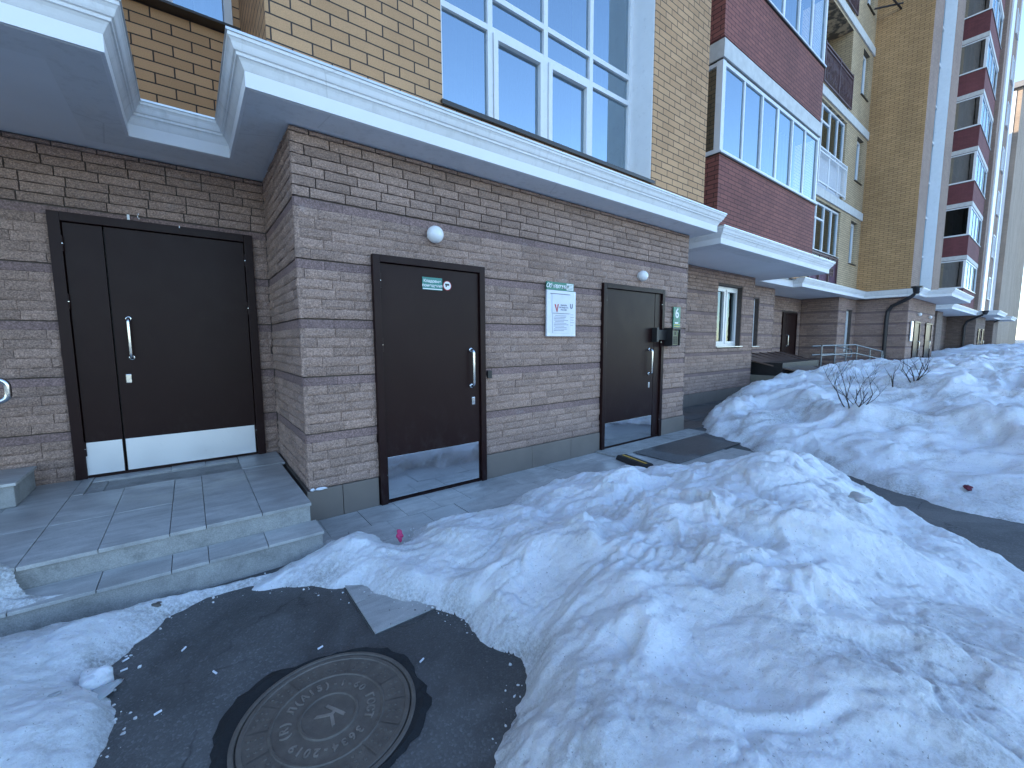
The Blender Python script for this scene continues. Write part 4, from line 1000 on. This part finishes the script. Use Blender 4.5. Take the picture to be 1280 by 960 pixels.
# ------------------------------------------------------------------ snow
def snow(name, x0, x1, y0, y1, step, poly, ctrl, mat, label, cat='snow heap', edge_w=.16, lump=1., p=3., seed=0, wob=.06, base=None, kind=None, zoff=.0):
    nx, ny = int((x1-x0)/step)+1, int((y1-y0)/step)+1
    X, Y = np.meshgrid(np.linspace(x0, x1, nx), np.linspace(y0, y1, ny))
    wx = X+fbm(X*3.2, Y*3.2, 5, seed+1, .6)*wob*1.6; wy = Y+fbm(X*3.2+9, Y*3.2+4, 5, seed+2, .6)*wob*1.6
    sd_ = poly_sd(wx, wy, poly)
    H = idw(X, Y, ctrl, p)
    e = np.clip(sd_/edge_w, 0, 1); prof = np.sin(e*math.pi/2)
    e2 = np.clip(sd_/(edge_w*3.5), 0, 1); prof = prof*(.42+.58*np.sin(e2*math.pi/2))
    z = H*prof
    am = np.clip(H/.3, .2, 1)*np.clip(sd_/(edge_w*1.6), 0, 1)*lump
    # shovelled clods in some places, melted smooth in others
    rough = np.clip(fbm(X*.9+3, Y*.9, 3, seed+40)*2.4+.42, .08, 1)
    qx, qy = X+fbm(X*2.1, Y*2.1, 4, seed+3)*.3, Y+fbm(X*2.1+7, Y*2.1, 4, seed+4)*.3
    for sc, a_, sd2 in ((2.1, .070, 11), (4.7, .026, 12), (10., .010, 13)):
        d, hid = worley(qx*sc, qy*sc, seed+sd2); z = z+am*rough*a_*(np.clip(1-d*d*1.3, 0, 1)**.8-.4)*np.clip(hid*2-.7, 0, 1)*1.6
    wx2, wy2 = X+fbm(X*1.3, Y*1.3, 3, seed+60)*.35, Y+fbm(X*1.3+5, Y*1.3, 3, seed+61)*.35
    z = z+am*.095*fbm(wx2*1.9, wy2*1.9, 3, seed+5)
    rid = 1-np.abs(fbm(wx2*1.7+wy2*.5, wy2*2.1-wx2*.3, 4, seed+6, .5))*3.; z = z+am*.042*np.clip(rid, -.6, 1)**1
    z = z+am*.016*fbm(wx2*7, wy2*7, 5, seed+7, .6)*(.25+rough)
    d, hid = worley(X*19+fbm(X*6, Y*6, 3, seed)*2.5, Y*19+fbm(X*6, Y*6+8, 3, seed)*2.5, seed+21); z = z+am*.006*(d-.5)*np.clip(fbm(X*2.2, Y*2.2, 3, seed+50)*3+.5, 0, 1)
    cre = np.clip(1-np.abs(fbm(wx2*3.1+4, wy2*3.1, 4, seed+70, .55))*7, 0, 1)**2; z = z-am*.022*cre*np.clip(fbm(X*1.2, Y*1.2, 2, seed+71)*3+.4, 0, 1)
    cre2 = np.clip(1-np.abs(fbm(wx2*8+4, wy2*6, 4, seed+72, .55))*6, 0, 1)**2; z = z-am*.008*cre2
    z = z+.006*fbm(X*34, Y*34, 3, seed+23, .65)*np.clip(sd_/.05, 0, 1)
    z = np.maximum(z, .010*np.clip(sd_/.02, 0, 1))
    if base is not None: z = z+base(X, Y)
    z = z+zoff
    keep = sd_ > -step*1.6
    z = np.where(sd_ <= 0, z+sd_*.8-.001, z)
    idx = -np.ones(X.shape, int); fm = keep[:-1, :-1] & keep[1:, :-1] & keep[:-1, 1:] & keep[1:, 1:]
    use = np.zeros(X.shape, bool); use[:-1, :-1] |= fm; use[1:, :-1] |= fm; use[:-1, 1:] |= fm; use[1:, 1:] |= fm
    idx[use] = np.arange(use.sum())
    V = np.stack([X[use], Y[use], z[use]], 1)
    dirt = np.exp(-np.clip(sd_, 0, 9)/(.10+.16*np.clip(fbm(X*2, Y*2, 3, seed+80)+.4, 0, 1)))*(.55+.9*fbm(X*7, Y*7, 4, seed+81)) + .55*np.clip(cre, 0, 1)*np.clip(fbm(X*2, Y*2, 3, seed+82)*2, 0, 1)
    dirt = np.clip(dirt, 0, 1)[use]
    jj, ii = np.nonzero(fm); F = np.stack([idx[jj, ii], idx[jj, ii+1], idx[jj+1, ii+1], idx[jj+1, ii]], 1)
    me = bpy.data.meshes.new(name); me.vertices.add(len(V)); me.vertices.foreach_set('co', V.ravel())
    me.loops.add(len(F)*4); me.loops.foreach_set('vertex_index', F.ravel().astype(np.int32))
    me.polygons.add(len(F)); me.polygons.foreach_set('loop_start', np.arange(0, len(F)*4, 4, dtype=np.int32)); me.polygons.foreach_set('loop_total', np.full(len(F), 4, np.int32))
    at_ = me.attributes.new('grime', 'FLOAT', 'POINT'); at_.data.foreach_set('value', dirt.astype(np.float32))
    me.materials.append(mat); me.update(calc_edges=True); me.polygons.foreach_set('use_smooth', [True]*len(F)); me.validate()
    o = bpy.data.objects.new(name, me); COL.objects.link(o)
    if kind: o['kind'] = kind; o['label'] = label
    else: tag(o, label, cat)
    return o
P1 = [(.20, 2.76), (.30, 2.88), (.50, 2.96), (.66, 3.06), (.80, 3.02), (.95, 2.92), (1.02, 2.62), (1.12, 2.66), (1.22, 2.86), (1.5, 2.80), (1.9, 2.72), (2.4, 2.85), (3.0, 2.85), (3.6, 2.72), (4.1, 2.62), (4.5, 2.35), (4.8, 2.0), (4.8, 1.5), (4.66, 1.05), (4.4, .74), (4.25, .5), (4.05, .22), (3.75, -.1), (3.3, -.5), (2.6, -1.2), (1.2, -1.6), (.55, -1.4), (.42, -.6), (.50, .3), (.62, .85), (.78, 1.08), (.97, 1.22), (1.10, 1.36), (1.03, 1.62), (.95, 1.86), (.80, 2.08), (.68, 2.30), (.52, 2.50), (.35, 2.62)]
C1 = [(.28, 2.8, .05), (.45, 2.78, .08), (.60, 2.80, .11), (.75, 2.72, .15), (.90, 2.55, .20), (1.02, 2.68, .06), (1.05, 2.50, .13), (1.2, 2.62, .17), (1.25, 2.2, .22), (1.6, 2.5, .15), (2.0, 2.5, .13), (2.0, 2.1, .25), (2.55, 2.45, .13), (2.6, 1.9, .34),
      (3.2, 2.4, .13), (3.2, 1.95, .30), (3.2, 1.55, .48), (3.5, 1.25, .53), (3.0, 1.1, .58), (3.9, 1.9, .18), (3.8, 2.4, .07), (4.4, 2.2, .07), (3.95, 1.2, .48), (4.4, 1.2, .36), (4.35, 1.6, .26), (4.15, .8, .27), (3.9, .5, .12), (3.5, .4, .18), (3.2, .7, .36), (2.3, 1.4, .44), (1.7, 1.5, .34), (1.25, 1.5, .19),
      (2.5, .8, .48), (2.0, .8, .44), (1.5, .9, .34), (1.1, .9, .22), (1.8, .3, .38), (1.2, .2, .26), (2.5, .1, .28), (3.0, -.1, .14), (3.6, 0, .08), (1.0, -.6, .2), (2.0, -.6, .2)]
snow('snow_heap', .1, 5.1, -1.8, 3.2, .010, P1, C1, M['snow'], 'large lumpy snow heap filling the right foreground before the doors', seed=31, edge_w=.15)
P2 = [(-.05, 2.90), (-.28, 2.89), (-.7, 2.86), (-1.3, 2.85), (-2.5, 2.85), (-2.8, 2.0), (-2.2, 1.0), (-1.2, .9), (-.75, 1.2), (-.50, 1.5), (-.40, 1.78), (-.33, 1.98), (-.31, 2.10), (-.35, 2.20), (-.42, 2.31), (-.36, 2.45), (-.31, 2.58), (-.20, 2.70), (.0, 2.79), (.28, 2.74), (.30, 2.84)]
C2 = [(.1, 2.81, .05), (-.1, 2.84, .06), (-.3, 2.75, .09), (-.5, 2.6, .13), (-.8, 2.6, .18), (-.45, 2.35, .08), (-.55, 2.1, .12), (-.45, 1.9, .10), (-.9, 2.2, .2), (-1.5, 2.2, .28), (-1.0, 1.6, .2), (-1.6, 1.4, .2)]
snow('snow_patch', -3, .45, .8, 3.0, .0125, P2, C2, M['snow'], 'low crumbling snow patch below the steps in the lower left corner', seed=57, edge_w=.09, wob=.045)
P4 = [(-.55, 2.93), (-.72, 3.02), (-.78, 3.13), (-.9, 3.3), (-1.4, 3.5), (-2.2, 3.3), (-2.2, 2.93), (-1.2, 2.93), (-.8, 2.92)]
snow('snow_patch', -1.9, -.4, 2.8, 3.6, .006, P4, [(-.7, 2.98, .03), (-.9, 3.1, .05), (-1.5, 3.1, .14), (-2, 3.1, .18)], M['snow'], 'small wedge of snow lying on the left end of the steps', seed=77, edge_w=.08, wob=.03,
     base=lambda X, Y: .168+.136*(lambda q: q*q*(3-2*q))(np.clip((Y-2.97)/.17, 0, 1)))
P3 = [(5.05, -.2), (4.95, .35), (5.1, .8), (5.35, 1.2), (5.6, 1.8), (5.75, 2.5), (6.1, 3.1), (6.9, 3.6), (7.6, 3.9), (8.2, 4.15), (9.4, 4.25), (10.4, 4.2), (11.4, 3.85), (13.0, 3.65), (14.0, 4.0), (16, 4.0), (18.5, 4.02), (21.0, 3.9), (21.5, 3.3), (26.5, 3.1), (28, 4.7), (35, 4.7), (40, 4.4), (42, 3.3), (60, 3.2), (80, 3.0), (80, -3.2), (30, -3.4), (12, -3.0), (7.5, -2.4), (6.0, -1.4), (5.7, -.8)]
C3 = [(5.25, .3, .10), (5.4, 1.0, .16), (5.8, 1.9, .22), (6.0, 2.6, .2), (5.8, .3, .17), (6.2, .5, .26), (6.2, 1.2, .26), (6.6, 2.2, .28), (7.2, 3.0, .26), (7.3, 1.5, .52), (8.2, 3.7, .32), (8.2, 2.4, .66), (9.5, 3.6, .52), (10.8, 3.3, .72), (11.6, 3.3, .80), (12.5, 3.0, .86), (9.5, 1.0, .86), (7.5, .3, .58), (6.6, -.6, .35), (7.2, -1, .5), (9, -1.5, .8), (12, 1, .95), (14, 3.5, .72), (17, 3.6, .62), (20, 3.5, .62), (16, 1.5, .95), (22, 2.5, .55), (24, 1, .95), (26, 2.6, .6), (30, 4, .75), (30, 1, 1.02), (36, 3.5, .8), (40, 1, 1.05), (50, 2, .95), (60, 1, .95), (75, 2, .9), (20, -1.5, .85), (40, -2, .9), (60, -2, .9), (12, -2, .6)]
snow('snowbank', 4.7, 26, -3.6, 5, .03, P3, C3, M['snow_dirty'], 'long dirty snowbank behind the cleared strip, running along the building', 'snowbank', edge_w=.22, seed=91, wob=.08, lump=1.25)
snow('snowbank', 25.97, 80, -3.6, 5, .14, P3, C3, M['snow_dirty'], 'far end of the long snowbank, rising beyond the second entrance block', 'snowbank', edge_w=.3, seed=91, wob=.08, lump=1.1)
# unseen snow across the street, added behind the camera to bounce light
P5 = [(-40, -30), (90, -30), (90, -6.5), (30, -6.2), (12, -5.2), (0, -4.4), (-12, -5.2), (-40, -6.4)]
snow('bounce_snow_field', -40, 90, -30, -6, .5, P5, [(0, -12, .5), (30, -15, .5), (60, -12, .5), (-30, -12, .5), (0, -7, .7), (40, -7, .8)], M['snow'], 'snow', seed=5, edge_w=1.2, wob=.3, lump=1.5, kind='structure')

# ------------------------------------------------------------------ bare shrubs
def grow(mb, p, d, ln, r, lvl, rs):
    pts = [Vector(p)]; dd = Vector(d).normalized(); n = 5
    for i in range(n):
        dd = (dd+Vector((rs.uniform(-.18, .18), rs.uniform(-.18, .18), rs.uniform(-.06, .12)))).normalized(); pts.append(pts[-1]+dd*ln/n)
    mb.tube(pts, [r*(1-.55*i/n) for i in range(n+1)], 6)
    if lvl > 0:
        for k in range(rs.choice((2, 3, 3))):
            i = rs.randint(2, n); nd = (dd+Vector((rs.uniform(-.9, .9), rs.uniform(-.9, .9), rs.uniform(.0, .5)))).normalized()
            grow(mb, pts[i], nd, ln*rs.uniform(.55, .8), r*.5, lvl-1, rs)
def shrub(x, y, z, h, n, label, seed, lvl=2, r=.009):
    rs = random.Random(seed); m = MB()
    for i in range(n):
        a = rs.uniform(0, 6.28); t_ = rs.uniform(.25, .95); grow(m, (x+.02*math.cos(a), y+.02*math.sin(a), z-.1), (math.cos(a)*t_, math.sin(a)*t_, 1), h*rs.uniform(.6, .8), r, lvl, rs)
    return tag(m.build('bare_shrub', M['bark'], None), label, 'shrub', 'leafless shrubs poking out of the snowbank')
shrub(7.0, 1.62, .50, .60, 5, 'leafless shrub with spreading twigs standing in snow before the ramp railing', 4, 3)
shrub(9.0, 1.35, .82, .45, 4, 'thin leafless shrub with two upright stems right of the railing end', 8, 2, .010)
shrub(8.5, 1.5, .80, .32, 2, 'small leaning twigs between two leafless shrubs in the snow', 12, 1, .008)

# trees across the street (seen in the window glass) and at the street's end
def tree(x, y, h, label, seed, group='bare trees'):
    rs = random.Random(seed); o = empty('tree', (x, y, 0), label, 'tree', group)
    m = MB(); m.tube([(x, y, -.2), (x+.1, y, h*.3), (x-.05, y+.1, h*.55), (x, y, h*.75)], [h*.022, h*.017, h*.011, h*.005], 8); m.build('trunk', M['bark'], o)
    m = MB()
    for i in range(16):
        z = h*rs.uniform(.25, .7); a = rs.uniform(0, 6.28); grow(m, (x, y, z), (math.cos(a), math.sin(a), rs.uniform(.5, 1.3)), h*rs.uniform(.22, .36), h*.007, 3, rs)
    m.build('crown', M['bark'], o)
for i, (x, y, h) in enumerate(((138, -4, 9), (146, 1.5, 11), (152, -8, 10))):
    tree(x, y, h, ('leafless tree at the far end of the street, lower right one', 'leafless tree at the far end of the street beside the last block', 'leafless tree far away behind the end of the snowbank')[i], 40+i)
for i, (x, y, h) in enumerate(((14, -17, 10), (23, -20, 11), (33, -18, 10), (6, -21, 10))):
    tree(x, y, h, ('leafless tree across the street opposite the red balcony', 'taller leafless tree across the street opposite the ramp', 'leafless tree across the street opposite the ochre wall', 'leafless tree across the street opposite the number sign')[i], 60+i, 'trees across the street')

# ------------------------------------------------------------------ litter and ice
t = NT('ice'); M['ice'] = t.out((.42, .45, .47), .3, t.bump(t.noise(25, 5), .4, .006)); t.b.inputs['Subsurface Weight'].default_value = .3; t.b.inputs['Subsurface Scale'].default_value = .02
def blob(name, c, s, mat, label, cat, seed, rot=0, group=None, amp=.25):
    bm = bmesh.new(); bmesh.ops.create_icosphere(bm, subdivisions=3, radius=1)
    rs = random.Random(seed); ph = [rs.uniform(0, 9) for _ in range(6)]
    for v in bm.verts:
        q = v.co; k = 1+amp*(math.sin(q.x*2.3+ph[0])*math.cos(q.y*2.9+ph[1])+.5*math.sin(q.z*5+q.x*4+ph[2])+.3*math.sin(q.y*9+ph[3]))
        v.co = Vector((q.x*s[0]*k, q.y*s[1]*k, q.z*s[2]*k))
    bmesh.ops.rotate(bm, verts=bm.verts, cent=(0, 0, 0), matrix=Matrix.Rotation(rot, 3, 'Z')); bmesh.ops.translate(bm, verts=bm.verts, vec=c)
    m = MB(); m.add_bm(bm); return tag(m.build(name, M[mat], None, smooth=True), label, cat, group)
blob('ice_slab', (-.41, 2.20, .035), (.10, .045, .012), 'ice', 'flat grey slab of ice lying at the edge of the lower left snow patch', 'ice', 2, .5)
blob('snow_lump', (-.40, 2.30, .05), (.05, .045, .045), 'snow', 'rounded snow lump above the flat grey ice slab', 'snow lump', 5)
blob('ice_slab', (-.56, 2.18, .10), (.08, .04, .01), 'ice', 'tilted grey ice plate sunk in the lower left snow patch', 'ice', 8, .3)
blob('ice_slab', (2.95, .62, .53), (.06, .05, .02), 'ice', 'grey ice piece frozen into the right slope of the big snow heap', 'ice', 9, .9)
blob('stone', (-.23, 2.78, .055), (.03, .025, .02), 'iron', 'small brown stone on the thin snow strip below the steps', 'stone', 12)
blob('mortar_lump', (.76, 3.475, .268), (.045, .014, .010), 'paper', 'crumbled white mortar lump on the wall plinth by the steps, right one', 'debris', 13)
blob('mortar_lump', (.69, 3.478, .27), (.018, .012, .010), 'paper', 'small crumbled mortar piece on the plinth corner by the steps', 'debris', 14)
t = simple('pink_cloth', (.55, .05, .16), .8); M['pink'] = t
t = simple('maroon_cloth', (.16, .03, .05), .8); M['mar'] = t
blob('pink_toy', (1.03, 2.58, .14), (.022, .02, .034), 'pink', 'small crumpled pink scrap in a notch of the snow by the tiles', 'scrap', 21, amp=.4)
blob('red_litter', (5.38, .40, .115), (.035, .03, .02), 'mar', 'small dark red scrap lying on the snowbank beyond the cleared strip', 'scrap', 22, amp=.4)
bt = [(-.245, 2.70, .4), (-.25, 2.64, 1.3), (-.33, 2.44, .5), (-.33, 2.37, .1), (-.12, 2.36, .9), (-.30, 2.56, .9), (.38, 1.985, .2), (.80, 2.02, .7), (-.2, 2.0, .3), (.63, 1.95, 1.2), (.0, 2.1, 2.0), (.72, 1.62, .4)]
BL = ['cigarette end nearest the steps, touching the snow strip', 'second cigarette end below the step corner, beside the thin snow strip', 'upper of two white cigarette ends by the ice slab', 'lower of two white cigarette ends by the ice slab', 'lone cigarette end midway between left snow patch and manhole', 'cigarette end at the snow edge above the ice slab', 'cigarette end just above the top rim of the manhole', 'cigarette end right of the triangular paving corner', 'cigarette end left of the manhole, nearer the viewer', 'cigarette end below the tip of the paving corner', 'cigarette end between the steps and the manhole', 'cigarette end right of the manhole near the snow heap']
first = None
for i, (x, y, a) in enumerate(bt):
    if first is None:
        m = MB(); m.tube([(0, 0, 0), (.024, 0, .001)], .0042, 8)
        me_o = m.build('cigarette_butt', M['paper']); first = me_o; o = me_o
    else: o = first.copy(); COL.objects.link(o)
    o.location = (x, y, .006); o.rotation_euler = (0, 0, a)
    tag(o, BL[i], 'cigarette butt', 'cigarette ends on the asphalt')
rs = random.Random(77)
def in_poly(x, y, P): return float(poly_sd(np.array([x]), np.array([y]), P)[0])
def scatter(name, n, rfun, size, mat, label):
    m = MB()
    base_ = bmesh.new(); bmesh.ops.create_icosphere(base_, subdivisions=1, radius=1); bv = [v.co.copy() for v in base_.verts]; bf = [[v.index for v in f.verts] for f in base_.faces]; base_.free()
    for _ in range(n):
        p = rfun()
        if p is None: continue
        s_ = size*rs.random()**2.5+size*.12; i0 = len(m.v); a = rs.uniform(0, 6)
        sx, sy, sz = s_*rs.uniform(.7, 1.4), s_*rs.uniform(.6, 1.1), s_*rs.uniform(.4, .9)
        for q in bv:
            k = 1+rs.uniform(-.25, .25); m.v.append((p[0]+(q.x*sx*math.cos(a)-q.y*sy*math.sin(a))*k, p[1]+(q.x*sx*math.sin(a)+q.y*sy*math.cos(a))*k, p[2]+sz*.5+q.z*sz*k))
        for f in bf: m.f.append(tuple(i0+j for j in f)); m.mi.append(0)
    o = m.build(name, M[mat]); o['kind'] = 'stuff'; o['label'] = label; return o
def near_edge():
    x, y = rs.uniform(-.6, 1.3), rs.uniform(.9, 2.95)
    if y > 2.88: return None
    d = max(in_poly(x, y, P1), in_poly(x, y, P2))
    if d > .03 or d < -.16 or rs.random() > math.exp(d*22+.3): return None
    return (x, y, .014 if (x > .62 and y > 1.92) else 0)
scatter('snow_crumbs', 2000, near_edge, .0075, 'snow', 'loose crumbs of snow and ice along the snow edges')
def on_asphalt():
    x, y = rs.uniform(-.9, 1.4), rs.uniform(.9, 2.9)
    d = max(in_poly(x, y, P1), in_poly(x, y, P2))
    return (x, y, .014 if (x > .62 and y > 1.92) else 0) if d < 0 else None
M['grit'] = simple('grit', (.16, .15, .14), .9, var=.5, scale=60)
scatter('grit', 1500, on_asphalt, .0042, 'grit', 'fine stone grit scattered on the asphalt')
print('faces', sum(len(o.data.polygons) for o in COL.objects if o.type == 'MESH'))
